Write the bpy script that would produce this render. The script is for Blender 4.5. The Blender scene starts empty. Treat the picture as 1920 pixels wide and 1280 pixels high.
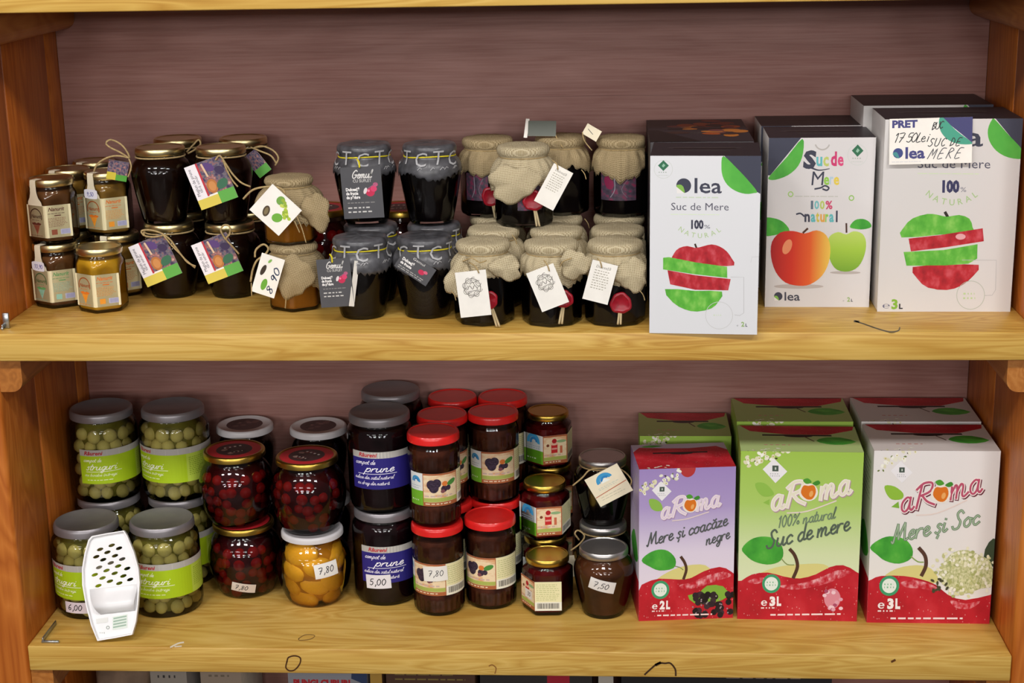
import bpy, bmesh, math, random
import numpy as np
from mathutils import Vector, Matrix, Euler
from mathutils.geometry import tessellate_polygon

sc = bpy.context.scene
COL = sc.collection
PI = math.pi
random.seed(7)

# ------------------------------------------------------------------ camera
CAM = np.array([.1206, -1.7641, .881]); EUL = (1.2999, .018, .0582); FPX = 2990.57
cam = bpy.data.cameras.new('camera'); camo = bpy.data.objects.new('camera', cam); COL.objects.link(camo)
camo.location = CAM; camo.rotation_euler = EUL
cam.sensor_width = 36; cam.lens = FPX / 1920 * 36; cam.clip_start = .05
sc.camera = camo
# ------------------------------------------------------------------ light
sc.view_settings.view_transform = 'Standard'; sc.view_settings.look = 'None'
sc.view_settings.gamma = 1; sc.view_settings.use_curve_mapping = False
sc.view_settings.exposure = -1.03
wd = bpy.data.worlds.new('world'); sc.world = wd; wd.use_nodes = True
wd.node_tree.nodes['Background'].inputs[0].default_value = (1.0, .95, .90, 1)
wd.node_tree.nodes['Background'].inputs[1].default_value = 0.24
for ly, lz, pw, sx, sy, pitch, tilt in ((-1.2, 1.68, 18, .36, .16, .8, 36), (-3.2, 1.62, 9, .75, .2, 1.5, 56), (-5.6, 1.62, 33, .9, .24, 1.8, 66), (-8.6, 1.62, 85, 1.0, .3, 2.4, 74)):    # rows of ceiling panels in the aisle
    for k in range(4):
        l = bpy.data.lights.new('ceiling_panel', 'AREA'); l.shape = 'RECTANGLE'; l.size = sx; l.size_y = sy
        l.energy = pw; l.color = (1.0, .965, .94)
        o = bpy.data.objects.new('ceiling_panel', l); COL.objects.link(o); o.location = ((k - 1.5) * pitch - .3, ly, lz)
        o.rotation_euler = (math.radians(tilt), 0, 0)

# ------------------------------------------------------------------ pixel -> point (a ray; the distance is given by the thing touched)
RC = np.array(Euler(EUL, 'XYZ').to_matrix())
def ray(x, y): return RC @ np.array([(x - 960) / FPX, (640 - y) / FPX, -1.0])
def at(x, y, Y):
    d = ray(x, y); t = (Y - CAM[1]) / d[1]; return Vector(CAM + d * t)

# ------------------------------------------------------------------ materials
def lin(c):
    if isinstance(c, str): c = [int(c[i:i + 2], 16) for i in (1, 3, 5)]
    o = []
    for v in c[:3]:
        v /= 255; o.append(v / 12.92 if v <= .04045 else ((v + .055) / 1.055) ** 2.4)
    return (*o, 1)
MATS = {}
def new_mat(name):
    m = bpy.data.materials.new(name); m.use_nodes = True
    nt = m.node_tree; return m, nt, nt.nodes['Principled BSDF']
def nd(nt, t, **kw):
    n = nt.nodes.new(t)
    for k, v in kw.items():
        if k in n.inputs: n.inputs[k].default_value = v
        else: setattr(n, k, v)
    return n
def ramp(nt, fac, stops):
    r = nt.nodes.new('ShaderNodeValToRGB'); e = r.color_ramp.elements
    while len(e) < len(stops): e.new(.5)
    for i, (p, c) in enumerate(stops): e[i].position = p; e[i].color = lin(c)
    nt.links.new(fac, r.inputs[0]); return r.outputs[0]
def plain(name, col, rough=.5, metal=0, noise=.06, scale=60, coat=0, spec=.5):
    if name in MATS: return MATS[name]
    m, nt, b = new_mat(name)
    c = lin(col)
    n = nd(nt, 'ShaderNodeTexNoise', Scale=scale, Detail=3.0)
    tc = nd(nt, 'ShaderNodeTexCoord'); nt.links.new(tc.outputs['Object'], n.inputs['Vector'])
    hi = tuple(min(1, v * (1 + noise * 2)) for v in c[:3]); lo = tuple(v * (1 - noise * 2) for v in c[:3])
    r = nt.nodes.new('ShaderNodeValToRGB'); r.color_ramp.elements[0].color = (*lo, 1); r.color_ramp.elements[1].color = (*hi, 1)
    r.color_ramp.elements[0].position = .3; r.color_ramp.elements[1].position = .7
    nt.links.new(n.outputs['Fac'], r.inputs[0]); nt.links.new(r.outputs[0], b.inputs['Base Color'])
    b.inputs['Roughness'].default_value = rough; b.inputs['Metallic'].default_value = metal
    b.inputs['Specular IOR Level'].default_value = spec
    if coat: b.inputs['Coat Weight'].default_value = coat; b.inputs['Coat Roughness'].default_value = .08
    MATS[name] = m; return m
def ink(col):                                        # printed colours
    if col in MATS: return MATS[col]
    if not col.startswith('#'): raise KeyError(col)
    m, nt, b = new_mat('ink_' + col[1:]); b.inputs['Base Color'].default_value = lin(col)
    b.inputs['Roughness'].default_value = .45; b.inputs['Specular IOR Level'].default_value = .35
    MATS[col] = m; return m
def uvmat(name, build, rough=.45):                   # print with a pattern, in the label's own uv (0..1)
    m, nt, b = new_mat(name); uv = nd(nt, 'ShaderNodeTexCoord')
    sep = nd(nt, 'ShaderNodeSeparateXYZ'); nt.links.new(uv.outputs['UV'], sep.inputs[0])
    out = build(nt, uv.outputs['UV'], sep); nt.links.new(out, b.inputs['Base Color'])
    b.inputs['Roughness'].default_value = rough; b.inputs['Specular IOR Level'].default_value = .35
    MATS[name] = m; return m
def vgrad(name, stops, axis='Y'): return uvmat(name, lambda nt, uv, s: ramp(nt, s.outputs[axis], stops))
def mottled(name, stops, scale=9, detail=4, asp=(1, 1, 1)):
    def f(nt, uv, s):
        mp = nd(nt, 'ShaderNodeMapping'); mp.inputs['Scale'].default_value = asp; nt.links.new(uv, mp.inputs[0])
        n = nd(nt, 'ShaderNodeTexNoise', Scale=scale, Detail=detail); nt.links.new(mp.outputs[0], n.inputs['Vector'])
        return ramp(nt, n.outputs['Fac'], stops)
    return uvmat(name, f)

def wood(name, grain, cols, rings=1.0, rough=.38, fine=1.0, contrast=1.0, fw=.55, az=1.0):
    """varnished pine; grain = axis of the fibres (0 x, 2 z)"""
    m, nt, b = new_mat(name)
    tc = nd(nt, 'ShaderNodeTexCoord')
    def mapped(along, across):
        mp = nd(nt, 'ShaderNodeMapping'); s = [across, across, across * az]; s[grain] = along
        mp.inputs['Scale'].default_value = s; nt.links.new(tc.outputs['Object'], mp.inputs[0]); return mp.outputs[0]
    big = nd(nt, 'ShaderNodeTexNoise', Scale=1.0, Detail=2.0, Distortion=.9); nt.links.new(mapped(2.6, 20 if rings > .8 else 12), big.inputs['Vector'])
    mul = nd(nt, 'ShaderNodeMath', operation='MULTIPLY'); mul.inputs[1].default_value = 9 * rings; nt.links.new(big.outputs['Fac'], mul.inputs[0])
    fr = nd(nt, 'ShaderNodeMath', operation='PINGPONG'); fr.inputs[1].default_value = .5; nt.links.new(mul.outputs[0], fr.inputs[0])
    f2 = nd(nt, 'ShaderNodeTexNoise', Scale=1.0, Detail=6.0, Roughness=.65); nt.links.new(mapped(7 * fine, 260 * fine), f2.inputs['Vector'])
    f3 = nd(nt, 'ShaderNodeTexNoise', Scale=1.0, Detail=2.0); nt.links.new(mapped(3.2, 5), f3.inputs['Vector'])
    a = nd(nt, 'ShaderNodeMath', operation='MULTIPLY_ADD'); a.inputs[1].default_value = .55 * contrast; nt.links.new(fr.outputs[0], a.inputs[0])
    a2 = nd(nt, 'ShaderNodeMath', operation='MULTIPLY_ADD'); a2.inputs[1].default_value = fw; nt.links.new(f2.outputs['Fac'], a2.inputs[0]); nt.links.new(f3.outputs['Fac'], a2.inputs[2])
    a3 = nd(nt, 'ShaderNodeMath', operation='MULTIPLY_ADD'); a3.inputs[1].default_value = .8; a3.inputs[2].default_value = -.25; nt.links.new(a2.outputs[0], a3.inputs[0])
    nt.links.new(a3.outputs[0], a.inputs[2])
    n = len(cols); out = ramp(nt, a.outputs[0], [(.12 + .76 * i / (n - 1), c) for i, c in enumerate(cols)])
    nt.links.new(out, b.inputs['Base Color'])
    b.inputs['Roughness'].default_value = rough; b.inputs['Specular IOR Level'].default_value = .4
    bp = nd(nt, 'ShaderNodeBump', Strength=.12, Distance=.001); nt.links.new(a.outputs[0], bp.inputs['Height']); nt.links.new(bp.outputs[0], b.inputs['Normal'])
    MATS[name] = m; return m

def glass_mat(name, tint=(255, 255, 255), ior=1.5):
    m = bpy.data.materials.new(name); m.use_nodes = True; nt = m.node_tree; nt.nodes.clear()
    out = nd(nt, 'ShaderNodeOutputMaterial'); tr = nd(nt, 'ShaderNodeBsdfTransparent'); tr.inputs[0].default_value = lin(tint)
    gl = nd(nt, 'ShaderNodeBsdfGlossy', Roughness=.03)
    fr = nd(nt, 'ShaderNodeFresnel', IOR=ior); mix = nd(nt, 'ShaderNodeMixShader')
    nz = nd(nt, 'ShaderNodeTexNoise', Scale=55.0); tc = nd(nt, 'ShaderNodeTexCoord'); nt.links.new(tc.outputs['Object'], nz.inputs['Vector'])
    bp = nd(nt, 'ShaderNodeBump', Strength=.025, Distance=.004); nt.links.new(nz.outputs['Fac'], bp.inputs['Height'])
    nt.links.new(bp.outputs[0], gl.inputs['Normal']); nt.links.new(bp.outputs[0], fr.inputs['Normal'])
    nt.links.new(fr.outputs[0], mix.inputs[0]); nt.links.new(tr.outputs[0], mix.inputs[1]); nt.links.new(gl.outputs[0], mix.inputs[2]); nt.links.new(mix.outputs[0], out.inputs[0])
    MATS[name] = m; return m
def cloth_mat(name, c1, c2, sc_=1.0):
    m, nt, b = new_mat(name); tc = nd(nt, 'ShaderNodeTexCoord')
    w1 = nd(nt, 'ShaderNodeTexWave', Scale=3.2 * sc_, Distortion=1.5); w1.bands_direction = 'X'; w1.inputs['Detail Scale'].default_value = 1.5
    w2 = nd(nt, 'ShaderNodeTexWave', Scale=3.2 * sc_, Distortion=1.5); w2.bands_direction = 'Y'; w2.inputs['Detail Scale'].default_value = 1.5
    n = nd(nt, 'ShaderNodeTexNoise', Scale=14.0, Detail=5.0)
    for w in (w1, w2, n): nt.links.new(tc.outputs['UV'], w.inputs['Vector'])
    mx = nd(nt, 'ShaderNodeMath', operation='MAXIMUM'); nt.links.new(w1.outputs['Fac'], mx.inputs[0]); nt.links.new(w2.outputs['Fac'], mx.inputs[1])
    ad = nd(nt, 'ShaderNodeMath', operation='MULTIPLY_ADD'); ad.inputs[1].default_value = .75; nt.links.new(mx.outputs[0], ad.inputs[0])
    s = nd(nt, 'ShaderNodeMath', operation='MULTIPLY'); s.inputs[1].default_value = .35; nt.links.new(n.outputs['Fac'], s.inputs[0]); nt.links.new(s.outputs[0], ad.inputs[2])
    nt.links.new(ramp(nt, ad.outputs[0], [(.25, c1), (.95, c2)]), b.inputs['Base Color'])
    bp = nd(nt, 'ShaderNodeBump', Strength=.5, Distance=.0008); nt.links.new(mx.outputs[0], bp.inputs['Height']); nt.links.new(bp.outputs[0], b.inputs['Normal'])
    b.inputs['Roughness'].default_value = .9; b.inputs['Specular IOR Level'].default_value = .1
    MATS[name] = m; return m

# ------------------------------------------------------------------ mesh helpers
def mesh(name, verts, faces, mats, idx=None, smooth=None, uv=None):
    me = bpy.data.meshes.new(name); me.from_pydata([tuple(v) for v in verts], [], faces)
    for m in (mats if isinstance(mats, (list, tuple)) else [mats]): me.materials.append(m if not isinstance(m, str) else MATS[m])
    if idx: me.polygons.foreach_set('material_index', idx)
    if uv:
        l = me.uv_layers.new(name='UVMap'); l.data.foreach_set('uv', [c for i in (lp.vertex_index for lp in me.loops) for c in uv[i]])
    if smooth is not None:
        me.polygons.foreach_set('use_smooth', [True] * len(me.polygons))
        if smooth < 180: me.set_sharp_from_angle(angle=math.radians(smooth))
    me.update(); return me
def obj(name, me, parent=None, loc=(0, 0, 0), rot=(0, 0, 0)):
    o = bpy.data.objects.new(name, me); COL.objects.link(o); o.parent = parent; o.location = loc; o.rotation_euler = rot; return o
def thing(name, label, cat, loc=(0, 0, 0), rz=0, group=None):
    o = bpy.data.objects.new(name, None); COL.objects.link(o); o.empty_display_size = .02
    o.location = loc; o.rotation_euler = (0, 0, rz); o['label'] = label; o['category'] = cat
    if group: o['group'] = group
    return o
def copy_tree(o, parent=None):
    c = o.copy(); COL.objects.link(c); c.parent = parent
    for ch in list(o.children): copy_tree(ch, c)
    return c
def place(root, label, loc, rz=0, group=None):
    root['label'] = label; root.location = loc; root.rotation_euler = (0, 0, rz)
    if group: root['group'] = group
    return root

def lathe(prof, seg=48, rfun=None):
    vs, fs = [], []
    for r, z in prof:
        for k in range(seg):
            t = 2 * PI * k / seg; rr = rfun(t, z, r) if rfun else r
            vs.append((rr * math.sin(t), -rr * math.cos(t), z))
    for i in range(len(prof) - 1):
        for k in range(seg):
            a = i * seg + k; b_ = i * seg + (k + 1) % seg
            fs.append((a, b_, b_ + seg, a + seg))
    fs.append(tuple(range(seg))[::-1]); n = (len(prof) - 1) * seg; fs.append(tuple(range(n, n + seg)))
    return vs, fs
def spline(pts, n=4, closed=False):
    P = [Vector(p) for p in pts]; out = []; N = len(P)
    for i in range(N if closed else N - 1):
        if closed: a, b, c, d = P[i - 1], P[i], P[(i + 1) % N], P[(i + 2) % N]
        else: a, b, c, d = P[max(i - 1, 0)], P[i], P[i + 1], P[min(i + 2, N - 1)]
        for k in range(n):
            t = k / n
            out.append(.5 * ((2 * b) + (c - a) * t + (2 * a - 5 * b + 4 * c - d) * t * t + (3 * b - a - 3 * c + d) * t ** 3))
    if not closed: out.append(P[-1])
    return out
def tube(pts, r, sides=6, smooth_n=4):
    P = spline(pts, smooth_n) if smooth_n > 1 else [Vector(p) for p in pts]; vs, fs = [], []
    for i, p in enumerate(P):
        t = (P[min(i + 1, len(P) - 1)] - P[max(i - 1, 0)]); t = t.normalized() if t.length > 1e-9 else Vector((0, 0, 1))
        u = t.cross(Vector((.13, .27, .95))).normalized(); v = t.cross(u)
        for k in range(sides):
            a = 2 * PI * k / sides; vs.append(p + (u * math.cos(a) + v * math.sin(a)) * r)
    for i in range(len(P) - 1):
        for k in range(sides):
            a = i * sides + k; b = i * sides + (k + 1) % sides; fs.append((a, b, b + sides, a + sides))
    fs.append(tuple(range(sides))[::-1]); n = (len(P) - 1) * sides; fs.append(tuple(range(n, n + sides)))
    return vs, fs
def join(*parts):
    vs, fs = [], []
    for v, f in parts:
        o = len(vs); vs += list(v); fs += [tuple(i + o for i in q) for q in f]
    return vs, fs
def box(x0, x1, y0, y1, z0, z1):
    v = [(x, y, z) for z in (z0, z1) for y in (y0, y1) for x in (x0, x1)]
    return v, [(0, 2, 3, 1), (4, 5, 7, 6), (0, 1, 5, 4), (2, 6, 7, 3), (0, 4, 6, 2), (1, 3, 7, 5)]
def bevel_mesh(name, vf, mats, w=.001, seg=2):
    me = mesh(name, vf[0], vf[1], mats); bm = bmesh.new(); bm.from_mesh(me)
    bmesh.ops.bevel(bm, geom=list(bm.edges), offset=w, segments=seg, affect='EDGES', profile=.5)
    bm.to_mesh(me); bm.free(); me.polygons.foreach_set('use_smooth', [True] * len(me.polygons)); me.set_sharp_from_angle(angle=math.radians(50)); return me

# ------------------------------------------------------------------ flat artwork (lettering and print)
GLY = {}
def glyphs(s, bold=0.0):
    if (s, bold) in GLY: return GLY[(s, bold)]
    c = bpy.data.curves.new('text', 'FONT'); c.body = s; c.resolution_u = 2; c.offset = bold
    o = bpy.data.objects.new('text', c); me = bpy.data.meshes.new_from_object(o); me.calc_loop_triangles()
    V = [(v.co.x, v.co.y) for v in me.vertices]; T = [tuple(t.vertices) for t in me.loop_triangles]
    bpy.data.objects.remove(o); bpy.data.curves.remove(c); bpy.data.meshes.remove(me)
    GLY[(s, bold)] = (V, T); return V, T
HAND = {'0': [[(.5, 1), (.2, .75), (.15, .3), (.4, 0), (.7, .2), (.8, .65), (.5, 1)]], '1': [[(.3, .75), (.55, 1), (.45, 0)]],
 '2': [[(.15, .75), (.4, 1), (.75, .8), (.5, .4), (.1, 0), (.85, .05)]], '3': [[(.2, .9), (.6, 1), (.7, .75), (.4, .55), (.75, .35), (.55, 0), (.15, .1)]],
 '5': [[(.8, 1), (.35, .95), (.25, .55), (.6, .6), (.75, .3), (.5, 0), (.15, .1)]], '6': [[(.7, 1), (.3, .65), (.2, .2), (.5, 0), (.75, .2), (.6, .45), (.25, .3)]],
 '7': [[(.1, .95), (.8, .97), (.35, 0)], [(.3, .5), (.75, .52)]], '8': [[(.75, .85), (.45, 1), (.25, .8), (.7, .3), (.5, 0), (.2, .2), (.75, .75)]],
 '9': [[(.75, .8), (.45, 1), (.25, .7), (.5, .5), (.75, .8), (.55, 0)]], ',': [[(.45, .1), (.3, -.25)]],
 'L': [[(.4, 1), (.2, 0), (.75, .05)]], 'e': [[(.2, .3), (.65, .35), (.45, .6), (.2, .3), (.4, 0), (.75, .1)]], 'i': [[(.45, .55), (.4, 0)], [(.5, .75), (.5, .8)]],
 'B': [[(.25, 0), (.3, 1), (.7, .85), (.35, .55), (.75, .3), (.25, 0)]], 'U': [[(.15, 1), (.15, .2), (.45, 0), (.75, .2), (.8, 1)]], 'C': [[(.8, .85), (.5, 1), (.2, .5), (.45, 0), (.8, .15)]],
 'S': [[(.8, .9), (.45, 1), (.3, .7), (.7, .35), (.45, 0), (.1, .1)]], 'D': [[(.25, 0), (.3, 1), (.75, .7), (.65, .2), (.2, 0)]], 'E': [[(.8, 1), (.3, .95), (.2, 0), (.75, .05)], [(.25, .5), (.65, .52)]],
 'M': [[(.05, 0), (.25, 1), (.45, .3), (.75, 1), (.8, 0)]], 'R': [[(.2, 0), (.3, 1), (.75, .8), (.3, .5), (.8, 0)]], ' ': []}
SCR = {'a': (.5, [[(.42, .42), (.28, .5), (.1, .35), (.08, .12), (.2, 0), (.34, .12), (.42, .45)], [(.42, .48), (.38, .12), (.46, 0), (.56, .1)]]), 'c': (.42, [[(.4, .4), (.28, .5), (.1, .33), (.1, .1), (.22, 0), (.42, .12)]]),
 'd': (.52, [[(.42, .4), (.28, .5), (.1, .33), (.08, .12), (.2, 0), (.36, .14)], [(.5, 1), (.4, .3), (.4, .06), (.56, .08)]]), 'e': (.42, [[(.08, .22), (.3, .3), (.34, .44), (.22, .5), (.08, .32), (.1, .08), (.24, 0), (.44, .14)]]),
 'g': (.5, [[(.42, .42), (.28, .5), (.1, .35), (.1, .12), (.22, .02), (.38, .18)], [(.44, .48), (.36, -.1), (.22, -.4), (.06, -.32), (.16, -.14), (.52, .1)]]), 'i': (.26, [[(.12, .48), (.06, .12), (.14, 0), (.28, .12)], [(.16, .68), (.165, .72)]]), 'î': (.26, [[(.12, .48), (.06, .12), (.14, 0), (.28, .12)], [(.06, .64), (.16, .74), (.24, .64)]]),
 'l': (.28, [[(.04, .14), (.24, .7), (.28, .98), (.2, .9), (.1, .2), (.16, 0), (.3, .12)]]), 'm': (.74, [[(.06, .46), (.02, 0)], [(.04, .2), (.2, .48), (.28, .4), (.24, 0)], [(.26, .2), (.42, .48), (.52, .4), (.48, .1), (.56, 0), (.74, .12)]]),
 'n': (.52, [[(.06, .46), (.02, 0)], [(.04, .2), (.22, .48), (.32, .4), (.28, .1), (.36, 0), (.54, .12)]]), 'o': (.48, [[(.26, .5), (.08, .34), (.08, .1), (.22, 0), (.38, .14), (.38, .38), (.26, .5)], [(.28, .48), (.48, .4)]]),
 'p': (.5, [[(.1, .5), (-.02, -.42)], [(.06, .25), (.24, .5), (.4, .4), (.38, .12), (.22, 0), (.06, .1)]]), 'r': (.38, [[(.06, .46), (.02, 0)], [(.04, .22), (.18, .46), (.36, .46)]]), 's': (.38, [[(.34, .42), (.22, .5), (.12, .38), (.26, .22), (.24, .04), (.1, 0), (.02, .08)]]),
 't': (.32, [[(.2, .85), (.08, .15), (.16, 0), (.32, .1)], [(.02, .55), (.34, .58)]]), 'u': (.52, [[(.06, .48), (.02, .14), (.14, 0), (.3, .14), (.38, .46)], [(.4, .48), (.36, .1), (.44, 0), (.56, .1)]]), 'z': (.4, [[(.06, .46), (.34, .46)], [(.34, .46), (.04, .02)], [(.04, .02), (.38, .04)]]),
 'b': (.46, [[(.12, 1), (.04, .1), (.2, 0), (.38, .16), (.36, .4), (.2, .46), (.08, .3)]]), 'M': (.9, [[(.02, .1), (.1, 0), (.2, .5), (.3, 1)], [(.3, 1), (.34, .5), (.38, .15)], [(.38, .15), (.52, .6), (.68, 1)], [(.68, 1), (.7, .4), (.74, .04), (.9, .1)]]), 'S': (.62, [[(.6, .82), (.46, 1), (.28, .86), (.34, .58), (.46, .36), (.36, .04), (.12, .02), (.04, .18)]]),
 'R': (.72, [[(.2, .96), (.08, 0)], [(.02, .8), (.26, 1), (.56, .92), (.52, .6), (.2, .5)], [(.24, .5), (.44, .2), (.72, -.02)]]), 'G': (.7, [[(.62, .85), (.44, 1), (.16, .7), (.1, .25), (.3, 0), (.54, .15), (.58, .42)], [(.36, .42), (.66, .42)]]), ' ': (.26, []), '%': (.75, [[(.6, 1), (.08, 0)], [(.2, .95), (.1, .8), (.2, .66), (.3, .8), (.2, .95)], [(.54, .34), (.44, .18), (.54, .04), (.64, .18), (.54, .34)]]),
 '1': (.34, [[(.1, .75), (.26, 1)], [(.26, 1), (.16, 0)]]), '0': (.5, [[(.28, 1), (.1, .7), (.1, .25), (.24, 0), (.4, .3), (.42, .75), (.28, 1)]])}
SCR['ă'] = (.5, SCR['a'][1] + [[(.14, .7), (.26, .62), (.38, .72)]]); SCR['ș'] = (.38, SCR['s'][1] + [[(.2, -.12), (.14, -.28)]])
def clip_poly(p, ax, lim, keep_less):
    out = []
    for i in range(len(p)):
        a, b = p[i - 1], p[i]; ia = (a[ax] <= lim) == keep_less or a[ax] == lim; ib = (b[ax] <= lim) == keep_less or b[ax] == lim
        if ia != ib:
            t = (lim - a[ax]) / (b[ax] - a[ax]); q = [a[0] + (b[0] - a[0]) * t, a[1] + (b[1] - a[1]) * t]; q[ax] = lim; out.append(tuple(q))
        if ib: out.append(b)
    return out
class Art:
    """flat print of w x h mm; drawn in the frame of quad (TL,TR,BR,BL; y down) or, without one, in mm (y up)"""
    def __init__(s, w, h, quad=None):
        s.w, s.h, s.el = w, h, []; s.H = None; s.yd = 1; s.layer = 0
        if quad:
            s.yd = -1; dst = [(0, h), (w, h), (w, 0), (0, 0)]; A, bb = [], []
            for (x, y), (u, v) in zip(quad, dst):
                A.append([x, y, 1, 0, 0, 0, -u * x, -u * y]); bb.append(u); A.append([0, 0, 0, x, y, 1, -v * x, -v * y]); bb.append(v)
            s.H = np.linalg.solve(np.array(A, float), np.array(bb, float))
    def t(s, p):
        if s.H is None: return (p[0], p[1])
        H = s.H; d = H[6] * p[0] + H[7] * p[1] + 1; return ((H[0] * p[0] + H[1] * p[1] + H[2]) / d, (H[3] * p[0] + H[4] * p[1] + H[5]) / d)
    def _add(s, polys, col): s.layer += 1; s.el += [([s.t(q) for q in p], col, s.layer) for p in polys]; return s
    def _many(s, groups, col):
        s.layer += 1
        for k, polys in enumerate(groups): s.el += [([s.t(q) for q in p], col, s.layer + k * .0001) for p in polys]
        return s
    def bg(s, col): s.layer += 1; s.el.append(([(0, 0), (s.w, 0), (s.w, s.h), (0, s.h)], col, s.layer)); return s
    def poly(s, pts, col, sm=0):
        if sm: pts = [tuple(v[:2]) for v in spline([(*p, 0) for p in pts], sm, True)]
        T = tessellate_polygon([[Vector((*p[:2], 0)) for p in pts]]); return s._add([[pts[i] for i in t] for t in T], col)
    def rect(s, x0, y0, x1, y1, col): return s._add([[(x0, y0), (x1, y0), (x1, y1), (x0, y1)]], col)
    def ell(s, cx, cy, rx, ry, col, n=28, rot=0):
        c, d = math.cos(rot), math.sin(rot); P = []
        for k in range(n):
            a, b = rx * math.cos(2 * PI * k / n), ry * math.sin(2 * PI * k / n); P.append((cx + a * c - b * d, cy + a * d + b * c))
        return s._add([P], col)
    def ring(s, cx, cy, r, wd_, col, a0=0, a1=360, n=32, ry=None):
        ry = ry or r; P = []
        for k in range(n):
            t0, t1 = math.radians(a0 + (a1 - a0) * k / n), math.radians(a0 + (a1 - a0) * (k + 1) / n); f = (r - wd_) / r
            P.append([(cx + r * math.cos(t0), cy + ry * math.sin(t0)), (cx + r * math.cos(t1), cy + ry * math.sin(t1)), (cx + f * r * math.cos(t1), cy + f * ry * math.sin(t1)), (cx + f * r * math.cos(t0), cy + f * ry * math.sin(t0))])
        return s._add(P, col)
    def stroke(s, pts, wd_, col, sm=0, taper=False, raw=False):
        if sm: pts = [tuple(v[:2]) for v in spline([(*p, 0) for p in pts], sm)]
        n = len(pts); Lf, Rt = [], []
        for i in range(n):                                     # one ribbon with shared edges
            (x0, y0), (x1, y1) = pts[max(i - 1, 0)], pts[min(i + 1, n - 1)]; L = math.hypot(x1 - x0, y1 - y0) or 1e-6
            w = wd_ / 2 * ((1 - .7 * i / n) if taper else 1); nx, ny = -(y1 - y0) / L * w, (x1 - x0) / L * w; e = (-.6 if i == 0 else .6 if i == n - 1 else 0) * w / L; px, py = pts[i][0] + (x1 - x0) * e, pts[i][1] + (y1 - y0) * e
            Lf.append((px + nx, py + ny)); Rt.append((px - nx, py - ny))
        P = [[Lf[i], Lf[i + 1], Rt[i + 1], Rt[i]] for i in range(n - 1)]
        return P if raw else s._add(P, col)
    def text(s, txt, x, y, size, col, w=None, shear=0.0, bold=0.0, rot=0.0, align='L', hw=None):
        V, T = glyphs(txt, 0 if 'M' in txt else bold); k = size / .682
        x0 = min(v[0] for v in V); x1 = max(v[0] for v in V); kx = w / (x1 - x0) if w else k
        off = {'L': -x0, 'C': -(x0 + x1) / 2, 'R': -x1}[align]; c, d = math.cos(math.radians(rot)), math.sin(math.radians(rot)); Q = []
        for gx, gy in V:
            a = (gx + off) * kx + gy * k * shear; b = gy * k; Q.append((x + a * c - b * d, y + s.yd * (a * d + b * c)))
        return s._add([[Q[i] for i in t] for t in T], col)
    def hand(s, txt, x, y, size, col, wd_=None, adv=.75, slant=.15, rot=0.0):
        wd_ = wd_ or size * .12; c, d = math.cos(math.radians(rot)), math.sin(math.radians(rot)); cx = 0; al = []
        for ch in txt:
            for st in HAND[ch]:
                pts = [tuple(v[:2]) for v in spline([(*p, 0) for p in st], 3)]
                P = []
                for px, py in pts:
                    a = cx + (px * .8 + py * slant) * size; b = py * size; P.append((x + a * c - b * d, y + s.yd * (a * d + b * c)))
                al.append(s.stroke(P, wd_, col, raw=True))
            cx += size * (adv if ch not in ', i' else .4)
        return s._many(al, col)
    def script(s, txt, x, y, size, col, w=None, wd_=.1, slant=.28, rot=0.0):          # brush lettering; size = height of the capitals
        tot = sum(SCR[c][0] for c in txt) * size; kx = (w / (tot + slant * size * .5)) if w else 1; c, d = math.cos(math.radians(rot)), math.sin(math.radians(rot)); cx = 0; al = []
        for ch in txt:
            for st in SCR[ch][1]:
                P = []
                for v in spline([(*p, 0) for p in st], 4):
                    a = (cx + v[0] * size + v[1] * slant * size) * kx; b = v[1] * size; P.append((x + a * c - b * d, y + s.yd * (a * d + b * c)))
                al.append(s.stroke(P, wd_ * size, col, raw=True))
            cx += SCR[ch][0] * size
        return s._many(al, col)
    def arc_text(s, txt, cx, cy, r, a0, a1, size, col, bold=0.0):      # letters standing inside a smile-shaped arc
        n = len(txt)
        for i, ch in enumerate(txt):
            a = a0 + (a1 - a0) * i / (n - 1); ar = math.radians(a)
            s.text(ch, cx + r * math.sin(ar), cy - s.yd * r * math.cos(ar), size, col, rot=a, align='C', bold=bold)
        return s
    def lines(s, x0, x1, ys, th, col, seed=1, gap=.25):                # print too small to read
        rd = random.Random(seed); P = []
        for y in ys:
            x = x0; end = x1 - (x1 - x0) * rd.random() * .25
            while x < end:
                L = (x1 - x0) * rd.uniform(.06, .16); P.append([(x, y - th / 2), (min(x + L, end), y - th / 2), (min(x + L, end), y + th / 2), (x, y + th / 2)]); x += L + th * (1 + gap)
        return s._add(P, col)
    def barcode(s, x0, y0, x1, y1, col, seed=3):
        rd = random.Random(seed); x = x0; P = []
        while x < x1:
            w = (x1 - x0) * rd.choice((.018, .03, .045)); P.append([(x, y0), (min(x + w, x1), y0), (min(x + w, x1), y1), (x, y1)]); x += w + (x1 - x0) * rd.choice((.018, .03))
        return s._add(P, col)
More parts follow.
